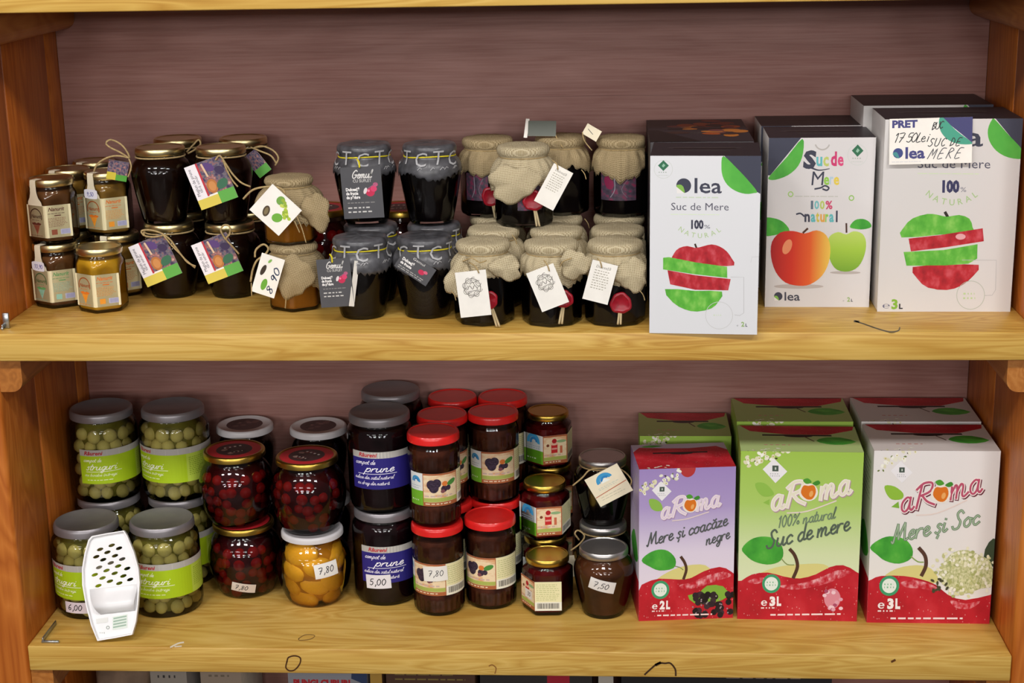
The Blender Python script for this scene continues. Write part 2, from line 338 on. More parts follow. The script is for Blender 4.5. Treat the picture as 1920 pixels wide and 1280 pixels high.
    def build(s, name, parent, mapf, strip=None, lay=None, base=.06, sub=None):
        lay = lay if lay is not None else (.018 if strip else .005)
        vs, fs, idx, uv, mats, mi = [], [], [], [], [], {}
        for p, col, ly in s.el:
            for ax, lim, less in ((0, 0, False), (0, s.w, True), (1, 0, False), (1, s.h, True)):
                if p and ((min(q[ax] for q in p) < lim) if not less else (max(q[ax] for q in p) > lim)): p = clip_poly(p, ax, lim, less)
            if len(p) < 3: continue
            pieces = [p]
            for ax, stp in ((0, strip), (1, sub)):
                if not stp: continue
                nxt = []
                for q in pieces:
                    lo, hi = min(v[ax] for v in q), max(v[ax] for v in q); k0 = math.floor(lo / stp)
                    if hi - lo < stp * .6: nxt.append(q); continue
                    for k in range(k0, math.floor(hi / stp) + 1):
                        c = clip_poly(clip_poly(q, ax, k * stp, False), ax, (k + 1) * stp, True) if True else q
                        if len(c) >= 3: nxt.append(c)
                pieces = nxt
            if col not in mi: mi[col] = len(mats); mats.append(ink(col))
            for q in pieces:
                ar = sum(q[i - 1][0] * q[i][1] - q[i][0] * q[i - 1][1] for i in range(len(q)))
                if abs(ar) < 1e-5: continue
                if ar < 0: q = q[::-1]
                o = len(vs)
                for u, v in q: vs.append(mapf(u, v, base + lay * math.floor(ly + 1e-6) + (ly - math.floor(ly + 1e-6)) * 40)); uv.append((u / s.w, v / s.h))
                fs.append(tuple(range(o, o + len(q)))); idx.append(mi[col])
        return obj(name, mesh(name, vs, fs, mats, idx, None, uv), parent)
def flat_map(o, ux, uz, n):                        # mm on a plane
    o, ux, uz, n = Vector(o), Vector(ux), Vector(uz), Vector(n)
    return lambda u, v, d: o + ux * (u / 1000) + uz * (v / 1000) + n * (d / 1000)
def cyl_map(rf, w, z0, phi=0.0):                   # round a jar: rf(z) radius, centre of the art at angle phi from the front
    def f(u, v, d):
        z = z0 + v / 1000; R = rf(z); a = phi + (u - w / 2) / 1000 / R; R += d / 1000
        return Vector((R * math.sin(a), -R * math.cos(a), z))
    return f
def prof_r(prof):
    zs = [p[1] for p in prof]; rs = [p[0] for p in prof]
    return lambda z: float(np.interp(z, zs, rs))
# ------------------------------------------------------------------ materials of the place
wood('pine_shelf', 0, ['#a4742a', '#bc9040', '#cba452', '#d8b464'], rings=1.0, contrast=1.25, az=2.2)
wood('pine_side', 2, ['#8a4210', '#a85818', '#bd6c26', '#cc7e38'], rings=1.0, rough=.42)
wood('pine_cleat', 1, ['#8a5220', '#a8682c', '#bd8040'], rings=1.0)
wood('ply_back', 0, ['#68423a', '#88584f', '#9a6f66', '#ab8078'], rings=.5, rough=.5, fine=1.3, contrast=.35, fw=.95)
plain('floor_tile', '#5c5248', .4)
GLASS = glass_mat('clear_glass')
plain('gold', '#c2a048', .28, 1, .03); plain('pale_gold', '#cfc091', .3, 1, .03); plain('silver', '#b9b6b4', .32, .9, .03)
plain('steel', '#a9adae', .3, .9); plain('red_lid', '#dc2220', .3, 0, .03, coat=.3); plain('white_lid', '#d2cfd2', .35, 0, .02); plain('grey_lid', '#8c888c', .38, .55, .03)
plain('twine', '#a58e62', .9, 0, .12, 400); plain('yellow_string', '#d8c81e', .7); plain('paper_white', '#ece8e0', .7, 0, .02); plain('paper_cream', '#e6dcc0', .7, 0, .02); plain('paper_grey', '#4a4a4e', .7, 0, .02)
plain('white_plastic', '#f0eff0', .32, 0, .01, spec=.5)
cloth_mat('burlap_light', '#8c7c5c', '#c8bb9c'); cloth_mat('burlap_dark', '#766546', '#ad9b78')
plain('wax_red', '#920a20', .4, 0, .1, 200); plain('ribbon', '#b8a782', .8)
plain('jam_black', '#0e090a', .35, 0, .2, 20, spec=.03); plain('jam_brown', '#1a0b06', .35, 0, .25, 20, spec=.03); plain('jam_plum', '#4a2416', .35, 0, .25, spec=.03); plain('jam_apricot', '#54301a', .35, 0, .2, 30, spec=.03)
plain('honey_amber', '#9a611a', .3, 0, .15, 25, spec=.03); plain('honey_yellow', '#c99a24', .3, 0, .12, 25, spec=.03); plain('honey_olive', '#86652a', .3, 0, .15, 25, spec=.03); plain('honey_brown', '#664222', .3, 0, .15, 25, spec=.03)
plain('redcurrant', '#5a0f12', .3, 0, .2, 30, spec=.03); plain('syrup_green', '#5a561e', .4, 0, .2, 40, spec=.03); plain('syrup_red', '#2c0709', .3, 0, .25, 30, spec=.03); plain('syrup_peach', '#a86c12', .35, 0, .15, 30, spec=.03); plain('plum_purple', '#1c0a0e', .3, 0, .3, 30, spec=.03)
plain('grape_skin', '#b5aa5e', .28, 0, .22, 45, spec=.03); plain('cherry_skin', '#74100f', .25, 0, .35, 60, spec=.03); plain('peach_flesh', '#e0a428', .3, 0, .12, 40, spec=.03)
plain('dark_cap', '#4a4a4e', .32, 0, .22, 90)

ZU = .4024; TH = .0333; DP = .3103; HW = .6
FZ = -1.05
unit = thing('shelving_unit', 'open varnished pine shelving unit with a dark plywood back', 'shelf', (0, .15, FZ))
UO = (0, -.15, -FZ)
def part(name, vf, mat, bev=.0015): return obj(name, bevel_mesh(name, vf, mat, bev), unit, UO)
for z1 in (0.0, ZU, .7689 + TH, -.42):                        # the boards (the lowest one is below the picture)
    pr = .008 if z1 > .1 else .0005
    part('shelf_board', box(-HW + .0004, HW - .0004, -pr, DP - .0004, z1 - TH, z1), 'pine_shelf', .0016)
for s, cuts in ((-1, (0, .117, .266, .33)), (1, (0, .17, .33))):
    for y0, y1 in zip(cuts, cuts[1:]):                        # each side is glued up from upright planks
        x0, x1 = sorted((s * HW, s * (HW + .07)))
        part('side_plank', box(x0, x1, y0 + (.0003 if y0 else 0), y1, FZ, 1.15), 'pine_side', .0022 if y0 else .006)
for z0, z1 in ((FZ + .05, .633), (.6332, 1.15)):
    obj('back_sheet', mesh('back_sheet', *box(-HW + .0005, HW - .0005, DP, DP + .012, z0, z1), 'ply_back'), unit, UO)
for zt in (-TH, ZU - TH, .7689):                              # battens that carry the boards, lower corner rounded
    for s in (-1, 1):
        pr = [(0, 0), (0, -.041)] + [(.014 + .0135 * math.sin(a), -.0275 - .0135 * math.cos(a)) for a in [k * PI / 12 for k in range(7)]] + [(.0275, 0)]
        n = len(pr); vs = [(s * (-HW + p[0]), y, zt + p[1]) for y in (.004, DP - .002) for p in pr]
        fs = [tuple(range(n)), tuple(range(n, 2 * n))[::-1]] + [(i, i + n, (i + 1) % n + n, (i + 1) % n) for i in range(n)]
        me = mesh('batten', vs, fs, 'pine_cleat'); bm = bmesh.new(); bm.from_mesh(me); bmesh.ops.recalc_face_normals(bm, faces=bm.faces); bm.to_mesh(me); bm.free()
        obj('batten', me, unit, UO)
# knots, resin cracks and scratches in the boards
def onz(x, y, z):
    d = ray(x, y); t = (z - CAM[2]) / d[2]; return Vector(CAM + d * t)
def mark(name, strokes, plane, col):
    a = Art(1920, 1280)
    for st in strokes: a.stroke(*st[:2], col, sm=4)
    o = a.build(name, unit, lambda u, v, d: (at(u, v, plane[1]) if plane[0] == 'y' else onz(u, v, plane[1])) + Vector((0, -.0001 if plane[0] == 'y' else 0, .0001 if plane[0] == 'z' else 0)), base=0, lay=0); o.location = UO; return o
mark('knot_crack', [([(538, 1240), (541, 1232), (553, 1229), (563, 1233), (562, 1244), (553, 1255), (543, 1257), (536, 1251), (538, 1240)], 2.6)], ('y', -.0008), '#4a2a10')
mark('knot_crack', [([(1209, 1264), (1222, 1252), (1234, 1243), (1247, 1243), (1257, 1243), (1266, 1254), (1267, 1266)], 3.2), ([(1230, 1246), (1238, 1242)], 5)], ('y', -.0008), '#3c2410')
mark('knot_crack', [([(917, 1248), (923, 1246), (930, 1252), (928, 1262)], 2)], ('y', -.0008), '#8a5a2a')
mark('knot_crack', [([(1672, 1240), (1678, 1237)], 4)], ('y', -.0008), '#5a3412')
mark('knot_crack', [([(1604, 602), (1622, 608), (1645, 616), (1668, 622), (1684, 620), (1687, 614)], 2.4), ([(1602, 602), (1610, 603)], 4)], ('z', ZU), '#4a3a22')
mark('knot_crack', [([(560, 1197), (572, 1190), (590, 1191), (582, 1198), (562, 1200), (560, 1197)], 1.6)], ('z', 0), '#8a6a3a')
mark('scratch', [([(320, 1213), (334, 1206), (344, 1204)], 3), ([(328, 1212), (340, 1211)], 2.4)], ('z', 0), '#efe3cf')
floor = obj('floor', mesh('floor', [(-3, -5, FZ), (3, -5, FZ), (3, 1.2, FZ), (-3, 1.2, FZ)], [(0, 1, 2, 3)], 'floor_tile')); floor['kind'] = 'structure'

# ------------------------------------------------------------------ jars
def hexr(t, round_=.965, n=6):
    st = 2 * PI / n; a = (t + st / 2) % st - st / 2        # a vertex faces the front (t = 0)
    b = st / 2 - abs(a)
    return min(math.cos(st / 2) / math.cos(b), round_)
def jar_body(root, prof, content, fill, seg=48, rfun=None, wall=.0016, bottom=.004, glass=GLASS):
    v, f = lathe(prof, seg, rfun); obj('glass', mesh('glass', v, f, glass, None, 40), root)
    ip = [(max(r - wall, .002), z) for r, z in prof if bottom < z < fill]
    rb = prof_r(prof); ip = [(rb(bottom) - wall - .002, bottom), (rb(bottom + .002) - wall, bottom + .002)] + [p for p in ip if p[1] > bottom + .0021] + [(rb(fill) - wall, fill)]
    v, f = lathe(ip, seg, rfun); obj('contents', mesh('contents', v, f, content, None, 40), root)
def lid(root, rl, zt, hl, mat, top=None, seg=48):
    p = [(rl * .97, zt - hl), (rl, zt - hl + .0008), (rl, zt - hl * .35), (rl * .985, zt - hl * .15), (rl * .95, zt), (rl * .90, zt), (rl * .88, zt - .0009), (rl * .02, zt - .0009)]
    v, f = lathe(p, seg); o = obj('lid', mesh('lid', v, f, mat, None, 50), root)
    if top:
        a = top(rl * 880); a.build('lid_print', o, lambda u, w, d: Vector(((u - rl * 880) / 1000, -(rl * 880 - w) / 1000, zt - .0009 + d / 1000)), base=.05)
    return o
SPH = None
def sphere():
    global SPH
    if SPH is None:
        bm = bmesh.new(); bmesh.ops.create_icosphere(bm, subdivisions=2, radius=1); SPH = bpy.data.meshes.new('fruit'); bm.to_mesh(SPH); bm.free()
        SPH.polygons.foreach_set('use_smooth', [True] * len(SPH.polygons))
    return SPH
def fruit_mesh(name, mat):
    me = sphere().copy(); me.name = name; me.materials.append(MATS[mat]); return me
def fruits(root, name, me, rf, r, z0, z1, a_lim, wall=.0018, sq=(1, 1, 1), jit=.12, seed=1, dz=1.72, skip=0):
    rd = random.Random(seed); z = z0 + r; k = 0
    while z < z1:
        R = rf(z) - wall - r * 1.02; da = 2 * r / R * 1.02; a = -a_lim + (da / 2 if k % 2 else 0)
        while a < a_lim:
            if rd.random() >= skip:
                rr = r * rd.uniform(.86, 1.03); aa = a + rd.uniform(-jit, jit) * da; o = obj(name, me, root, (R * math.sin(aa), -R * math.cos(aa), z + rd.uniform(-jit, jit) * r))
                o.scale = (rr * sq[0], rr * sq[1], rr * sq[2]); o.rotation_euler = (rd.uniform(-.4, .4), rd.uniform(-.4, .4), aa)
            a += da
        z += r * dz; k += 1
def cursive(a, txt, x, y, s, col, w=None, rot=0, bold=.0, shear=.45): a.script(txt, x, y, s * 1.15, col, w=w, wd_=.11 + bold, rot=rot)

# --- compote jars: Raureni labels
def compote_label(kind):
    W, H = (150, 47) if kind == 'grape' else (118, 50)
    a = Art(W, H); main = '#a9c71c' if kind == 'grape' else '#2a2377'
    a.bg('#b4b1ac'); a.rect(0, 0, W, H - 8.5, main)
    x = 11 if kind == 'grape' else 9
    if kind == 'grape':
        a.text('Râureni', x - 4, H - 6.9, 4.9, '#b5202a', w=24, shear=.25, bold=.03)
        cursive(a, 'compot de', x - 6, H - 16.5, 4.6, '#f2f6d8', w=25); cursive(a, 'struguri', x - 3, H - 27.5, 8.0, '#f4f8e0', w=42, bold=.0)
        a.stroke([(x - 3, H - 30.2), (x + 44, H - 29.6)], .7, '#f0f4d8'); cursive(a, 'cu boabe întregi', x - 6, H - 36.2, 3.6, '#eef4cc', w=44); a.lines(x - 2, x + 34, [H - 41.5], 1.1, '#e4eeb4', 4)
        a.rect(80, 0, 108, H - 8.5, '#b7cf4a'); a.lines(83, 105, [H - 14 - 2.6 * i for i in range(10)], .9, '#7f9a22', 8)
    else:
        a.text('Râureni', x + 2, H - 6.6, 5.0, '#b5202a', w=24, shear=.25, bold=.03)
        cursive(a, 'compot de', x - 4, H - 16.5, 5.0, '#f0eef8', w=29); cursive(a, 'prune', x + 10, H - 26.5, 8.6, '#f6f4fc', w=40, bold=.005)
        a.stroke([(x, H - 29.6), (x + 52, H - 29)], .7, '#e8e6f4'); cursive(a, 'culese din satul natural', x - 6, H - 36.3, 4.3, '#ece9f6', w=54); cursive(a, 'cu drag din natură', x - 2, H - 44, 4.2, '#ece9f6', w=44)
    return a
def jar_grape():
    t = thing('compote_jar', 'x', 'jar', group='grape compote jars')
    pr = [(.038, 0), (.0425, .0012), (.0448, .006), (.046, .011), (.046, .094), (.0448, .1005), (.0415, .106), (.0392, .109), (.0392, .117)]
    jar_body(t, pr, MATS['syrup_green'], .106, wall=.0105)
    gm = fruit_mesh('grape', 'grape_skin'); fruits(t, 'grape', gm, prof_r(pr), .0092, .003, .107, 2.0, seed=5, sq=(1, 1, 1.08), jit=.2)
    lid(t, .0412, .121, .0115, 'grey_lid')
    lo = obj('label', mesh('label', *lathe_strip(prof_r(pr), .0288, .0758, 150 / 1000 / .046, .0001), 'paper_white', None, 60), t)
    compote_label('grape').build('label_print', lo, cyl_map(prof_r(pr), 150, .0288), strip=4, base=.12)
    return t
def lathe_strip(rf, z0, z1, ang, off, n=28, rows=4, phi=0):
    vs, fs = [], []
    for j in range(rows + 1):
        z = z0 + (z1 - z0) * j / rows; R = rf(z) + off
        for k in range(n + 1):
            a = phi - ang / 2 + ang * k / n; vs.append((R * math.sin(a), -R * math.cos(a), z))
    for j in range(rows):
        for k in range(n): a = j * (n + 1) + k; fs.append((a, a + 1, a + n + 2, a + n + 1))
    return vs, fs
def jar_plum():
    t = thing('compote_jar', 'x', 'jar', group='plum compote jars')
    pr = [(.034, 0), (.039, .0012), (.0415, .006), (.0425, .011), (.0425, .098), (.0415, .105), (.0385, .111), (.0365, .1135), (.0365, .122)]
    jar_body(t, pr, MATS['plum_purple'], .110); lid(t, .0392, .126, .0115, 'grey_lid')
    lo = obj('label', mesh('label', *lathe_strip(prof_r(pr), .034, .084, 118 / 1000 / .0425, .0001), 'paper_white', None, 60), t)
    compote_label('plum').build('label_print', lo, cyl_map(prof_r(pr), 118, .034), strip=4, base=.12); return t
# --- plum jam in ribbed jars, red lids
mottled('fruit_photo', [(.3, '#e8c9a0'), (.5, '#e9d6b2'), (.65, '#d8a070')], 5)
mottled('dark_plums', [(.3, '#1c1420'), (.5, '#33263a'), (.7, '#4f3c50')], 30)
def jam_label(kind, W, H, lf=.2, rf_=.655):                                     # left panel / picture panel / back panel
    a = Art(W, H); a.bg('#e7e4da'); L = W * lf; Rr = W * rf_
    a.rect(0, 0, L, H * .46, '#6faf2c'); a.rect(0, H * .46, L, H, '#dfe3e2'); a.lines(L * .15, L * .85, [H * .16], 1.6, '#e8f4d8', 2)
    a.ring(L * .5, H * .74, L * .34, L * .14, '#3c94c6', -10, 190); a.ring(L * .52, H * .74, L * .2, L * .1, '#2a78b4', 0, 200); a.lines(L * .12, L * .88, [H * .6, H * .53], .9, '#8fa6b4', 3)
    a.rect(L, 0, Rr, H, '#a8603a'); a.rect(L + 1, H * .12, Rr - 1, H - 2.2, 'fruit_photo'); cx = (L + Rr) / 2; w = (Rr - L)
    if kind == 'plum':
        for px, py, r in ((-.26, .66, .13), (-.12, .7, .12), (-.2, .56, .13), (.08, .52, .09), (.2, .54, .07)): a.ell(cx + px * w, py * H, r * w, r * w * 1.05, 'dark_plums')
        a.ell(cx + .1 * w, .68 * H, .08 * w, .07 * w, '#d87a38'); a.ell(cx + .3 * w, .7 * H, .14 * w, .07 * w, '#4b8a3c', rot=.4); a.ell(cx + .04 * w, .45 * H, .06 * w, .05 * w, '#7c4a52')
    else:
        a.rect(cx - .16 * w, .38 * H, cx + .1 * w, .68 * H, '#c4272a'); a.ell(cx - .03 * w, .7 * H, .15 * w, .05 * H, '#e7b8a0'); a.ell(cx - .03 * w, .8 * H, .1 * w, .08 * H, '#b01a24'); a.ell(cx + .26 * w, .78 * H, .2 * w, .05 * H, '#8fae7c')
        a.ell(cx - .3 * w, .66 * H, .06 * w, .05 * H, '#7a3a24'); a.rect(cx + .2 * w, .36 * H, cx + .3 * w, .62 * H, '#c86a4a'); a.rect(cx - .14 * w, .5 * H, cx + .08 * w, .56 * H, '#e49a90')
    a.lines(L + 2, Rr - 2, [.31 * H], 1.6, '#c9b0a8', 5); a.rect(L + 1, .13 * H, Rr - 1, .25 * H, '#a7b258'); a.lines(L + 3, Rr - 3, [.07 * H], 1.4, '#e6d2b4', 6)
    a.rect(Rr, -1, W, H + 1, '#e8e3b4'); a.rect(Rr, -1, W, H * .3, '#eceadb'); a.lines(Rr + 2, W - 2, [H * (.9 - .065 * i) for i in range(9)], .8, '#b8bd80', 9); a.barcode(Rr + 3, H * .07, W - 3, H * .26, '#55534e')
    return a
def jar_jam():
    t = thing('jam_jar', 'x', 'jar', group='red-lidded jam jars')
    pr = [(.026, 0), (.030, .001), (.0322, .0045), (.033, .009), (.033, .026), (.0322, .0275), (.0322, .074), (.033, .0755), (.033, .092), (.0325, .098), (.0308, .103), (.0302, .106), (.0302, .114)]
    pp = []
    for (r0, z0), (r1, z1) in zip(pr, pr[1:]):
        m = max(1, int((z1 - z0) / .006)); pp += [(r0 + (r1 - r0) * k / m, z0 + (z1 - z0) * k / m) for k in range(m)]
    pp.append(pr[-1])
    def rib(tt, z, r):
        g = 1 if .008 < z < .0255 or .077 < z < .091 else 0
        return r - g * .0013 * (.5 + .5 * math.cos(24 * tt))
    jar_body(t, pp, MATS['jam_plum'], .100, seg=112, rfun=rib); lid(t, .0332, .119, .0105, 'red_lid')
    rf = lambda z: .0324
    lo = obj('label', mesh('label', *lathe_strip(rf, .0295, .0725, 104 / 1000 / .0324, .0001), 'paper_white', None, 60), t)
    jam_label('plum', 104, 43).build('label_print', lo, cyl_map(rf, 104, .0295), strip=4, base=.12); return t
# --- hexagonal jars
def hex_map(R, w, z0, n=6):                                    # u = 0 on the front edge; bends round the edges
    V = [Vector((R * math.sin(k * PI / 3), -R * math.cos(k * PI / 3), 0)) for k in range(-3, 4)]
    def f(u, v, d):
        s = (u - w / 2) / 1000 / R; k = max(-3, min(2, math.floor(s))); a, b = V[k + 3], V[k + 4]; nrm = (a + b).normalized(); p = a + (b - a) * (s - k)
        return p * .992 + nrm * (d / 1000) + Vector((0, 0, z0 + v / 1000))
    return f
def hex_profile(R, h, neck):
    return [(R * .9, 0), (R * .965, .0015), (R, .005), (R, h * .70), (R * .97, h * .755), (neck + .0012, h * .81), (neck, h * .83), (neck, h * .95)]
def hex_fun(R, h):
    def f(t, z, r):
        k = 1 if z < h * .71 else max(0, 1 - (z - h * .71) / (h * .1)); return r * (k * hexr(t) + (1 - k) * 1)
    return f
def hex_body(t, R, h, neck, content, fill=.8):
    pr = hex_profile(R, h, neck); jar_body(t, pr, content, h * fill, seg=72, rfun=hex_fun(R, h)); return pr
def strip_hex(mp, us, H):
    vs = []
    for u in us: vs += [mp(u, 0, .05), mp(u, H, .05)]
    return vs, [(2 * i, 2 * i + 2, 2 * i + 3, 2 * i + 1) for i in range(len(us) - 1)]
def jar_currant(back=False):
    R, h = .034, .074
    t = thing('jam_jar', 'x', 'jar', group='gold-lidded redcurrant jam jars'); hex_body(t, R, h, .0255, MATS['redcurrant'])
    lid(t, .028, h, .0085, 'gold'); mp = hex_map(R, 68, .008)      # three faces: logo, picture, back text
    lo = obj('label', mesh('label', *strip_hex(mp, (0.2, 34, 68, 101.8), 39.5), 'paper_white'), t)
    jam_label('currant', 102, 39.5, 1 / 3, 2 / 3).build('label_print', lo, mp, strip=1.7, base=.15); return t
def honey_label(main, c2, price=None):
    W, H = 63, 40; a = Art(W, H); a.bg('#e6dcb4'); c = W / 2
    a.ring(15, 25.5, 10.5, 1.3, main, -20, 200); a.text('Nanurit', 15, 24, 4.2, main, w=17, shear=.3, bold=.02, align='C'); a.lines(8, 23, [21.3], .7, main, 2)
    a.poly([(6.5, 17.2), (12, 18.6), (15, 17.3), (18, 18.6), (23.5, 17.2), (21, 15.2), (9, 15.2)], main); a.poly([(9.5, 15.0), (20.5, 15.0), (15, 3.2)], c2)
    for k in range(3): a.stroke([(11 + k * 3.2, 14.6), (13.4 + k * 1.1, 8.2)], .5, main)
    a.stroke([(15, 3.4), (15, 1)], .5, main)
    a.text('Nanurit', c + 4, 33, 4.4, main, w=19, shear=.3, bold=.02); a.lines(c + 3, W - 4, [29.8], .6, main, 5); a.rect(c + 11, 26.6, c + 19, 27.8, main)
    a.lines(c + 3, W - 5, [24 - 1.7 * i for i in range(7)], .5, c2, 7); a.rect(c + 17, 3.6, W - 2.5, 10, '#b4b4cc'); a.barcode(c + 18, 4.2, W - 3.2, 9.4, '#8a8aac'); a.rect(c + 6, 3.6, c + 13, 10, c2); a.lines(3, 26, [2.2], .5, c2, 3)
    return a
def jar_honey(content, main, c2, seal=True):
    R, h = .0315, .079
    t = thing('honey_jar', 'x', 'jar', group='hexagonal honey jars'); hex_body(t, R, h, .0262, MATS[content], .82); lid(t, .0278, h, .0088, 'pale_gold')
    mp = hex_map(R, 63, .0085); lo = obj('label', mesh('label', *strip_hex(mp, (0.1, 31.5, 62.9), 40), 'paper_cream'), t)
    honey_label(main, c2).build('label_print', lo, mp, strip=1.5, base=.15)
    if seal:                                                   # paper seal that runs from the label up over the lid
        a = -PI / 6; d = Vector((math.sin(a), -math.cos(a), 0)); sd = Vector((math.cos(a), math.sin(a), 0))
        ln = [(.0277, .0480, .0125), (.0279, .0525, .0115), (.0284, .0575, .0075), (.0286, .064, .0055), (.0286, .0775, .0050), (.0278, .0794, .0050), (.017, .0795, .0050)]
        vs = []
        for r, z, w in ln: vs += [d * r - sd * w + Vector((0, 0, z)), d * r + sd * w + Vector((0, 0, z))]
        obj('paper_seal', mesh('paper_seal', vs, [(2 * i, 2 * i + 1, 2 * i + 3, 2 * i + 2) for i in range(len(ln) - 1)], 'paper_cream', None, 60), t)
    return t
# --- bellied jars
ORC = [(.0225, 0), (.0258, .001), (.0272, .004), (.0285, .010), (.0318, .026), (.0348, .042), (.0370, .056), (.0375, .063), (.0366, .070), (.0335, .0765), (.0300, .080), (.0285, .0825), (.0285, .0905)]
def bulge(scale_r, scale_z): return [(r * scale_r, z * scale_z) for r, z in ORC]
def jar_belly(name, cat, content, sr, sz, rl, lidmat, group, hl=.009, fill=.083, top=None):
    t = thing(name, 'x', cat, group=group); pr = bulge(sr, sz); jar_body(t, pr, MATS[content], fill * sz); 
    if lidmat: lid(t, rl, .0945 * sz, hl, lidmat, top)
    return t
RND = [(.030, 0), (.0345, .001), (.037, .004), (.0405, .011), (.0452, .024), (.0480, .038), (.049, .050), (.0480, .060), (.0450, .070), (.0405, .078), (.0375, .0815), (.0360, .0835), (.0360, .092)]
def lid_red(R):
    a = Art(2 * R, 2 * R); a.ell(R, R, R * .98, R * .98, '#b3222a', 40); a.ell(R, R, R * .66, R * .66, '#3a2526', 36)
    rd = random.Random(4)
    for k in range(16): a.ell(R + rd.uniform(-.42, .42) * R, R + rd.uniform(-.42, .42) * R, R * .12, R * .1, rd.choice(('#6a2a2a', '#8a4a40', '#2a1a1c', '#9a7a70', '#54303a')), 10)
    a.lines(R * .7, R * 1.4, [R * 1.3], R * .09, '#d8d0c8', 3); a.lines(R * .75, R * 1.35, [R * .72], R * .08, '#b8a8a0', 4); return a
def lid_whitepic(R):
    a = Art(2 * R, 2 * R); a.ell(R, R, R * .72, R * .72, '#4a3234', 36); rd = random.Random(9)
    for k in range(12): a.ell(R + rd.uniform(-.45, .45) * R, R + rd.uniform(-.45, .45) * R, R * .13, R * .1, rd.choice(('#6a4a48', '#7a5a58', '#3a2526')), 10)
    return a
def jar_round(kind, lidmat, top):
    t = thing('compote_jar', 'x', 'jar', group='bellied fruit compote jars'); wall = {'cherry': .0075, 'peach': .012}[kind]
    jar_body(t, RND, MATS['syrup_red' if kind == 'cherry' else 'syrup_peach'], .082, wall=wall); rf = prof_r(RND)
    if kind == 'cherry': fruits(t, 'cherry', fruit_mesh('cherry', 'cherry_skin'), rf, .0078, .003, .068, 1.75, seed=8, skip=.1, jit=.3)
    else: fruits(t, 'peach_half', fruit_mesh('peach_half', 'peach_flesh'), rf, .0165, -.006, .076, 1.9, sq=(1.45, .7, 1.0), jit=.3, seed=3, dz=1.15)
    lid(t, .0402, .098, .0085, lidmat, top); return t
# --- cloth and paper caps
def cap_cloth(root, name, rl, zt, zn, lng, flare, mat, seed=1, lobe=0.0, lobe_a=0.0, ruffle=.12, rmax=.05, bulge_=.0022, th=.0007, clampf=None, pinch=.9, rb=None):
    rd = random.Random(seed); N = 96; ph = [rd.uniform(0, 6.28) for _ in range(6)]; vs, uv, fs = [], [], []
    def wav(t, k): return math.sin(5 * t + ph[0]) * .5 + math.sin(8 * t + ph[1]) * .35 + math.sin(13 * t + ph[2]) * .3 + (math.sin(21 * t + ph[3]) * .2 if k else 0)
    rings = []                                             # (r, z, skirt fraction)
    for f in (.02, .35, .7, .88): rings.append((rl * f, zt + bulge_ * (1 - f * f), 0))
    rings += [(rl * .985, zt - .0008, 0), (rl * 1.035, zt - .0035, 0), (rl * 1.04, (zt + zn) / 2, 0), (rl * 1.0, zn + .0035, 0), (rl * pinch * 1.02, zn, 0.001)]
    for k in range(1, 9): rings.append((0, 0, k / 8))
    s = 0
    for i, (r, z, f) in enumerate(rings):
        s += .004 if f else .003
        for k in range(N):
            t = 2 * PI * k / N; lo = 1 + lobe * max(0, math.cos(t - lobe_a)) ** 2
            if f > .01:
                L = lng * lo * (1 + .14 * math.sin(3 * t + ph[4]) + .45 * ruffle * wav(t, 1) * f); rr = (rl * pinch + (flare - rl * pinch) * math.sin(min(1, f * 1.15) * PI / 2)) * (1 + ruffle * (.42 * wav(t, 0) - .22) * min(1, 1.6 * f)) + ruffle * .006 * math.sin(17 * t + ph[5]) * math.sin(PI * min(1, f * 1.2))
                rr = max(rr, rl * pinch)
                if rb: rr = max(rr, rb(zz) + .0013)
                zz = zn - L * f ** 1.25; rr = min(rr, rmax)
                if f == 1: zz += rd.uniform(-.0028, .0022)
            else: rr, zz = r * (1 + .006 * wav(t, 1)), z + .0003 * wav(t, 1)
            x, y = rr * math.sin(t), -rr * math.cos(t)
            if clampf: x, y = clampf(x, y)
            vs.append((x, y, zz)); uv.append((t * 1.9, s * 50) if f > 0 else (x * 50, y * 50))
    for i in range(len(rings) - 1):
        for k in range(N): a = i * N + k; b = i * N + (k + 1) % N; fs.append((a, b, b + N, a + N))
    fs.append(tuple(range(N))[::-1])
    fs = [tuple(reversed(q)) for q in fs]
    o = obj(name, mesh(name, vs, fs, mat, None, 180, uv), root); md = o.modifiers.new('thickness', 'SOLIDIFY'); md.thickness = th; md.offset = 0
    return o
def ring_tube(R, z, r, mat, name, root, wob=.0):
    pts = [(R * math.sin(a), -R * math.cos(a), z + wob * math.sin(2 * a + 1)) for a in [k * 2 * PI / 30 for k in range(31)]]
    v, f = tube(pts, r, 6, 1); return obj(name, mesh(name, v, f, mat, None, 180), root)
def px_tube(root, pts, Y, r, mat, name):                       # a cord drawn along photo points, lying at depth Y (or a depth per point)
    P = [at(p[0], p[1], (p[2] if len(p) > 2 else Y)) - root.location for p in pts]; v, f = tube(P, r, 6, 5)
    return obj(name, mesh(name, v, f, mat, None, 180), root)
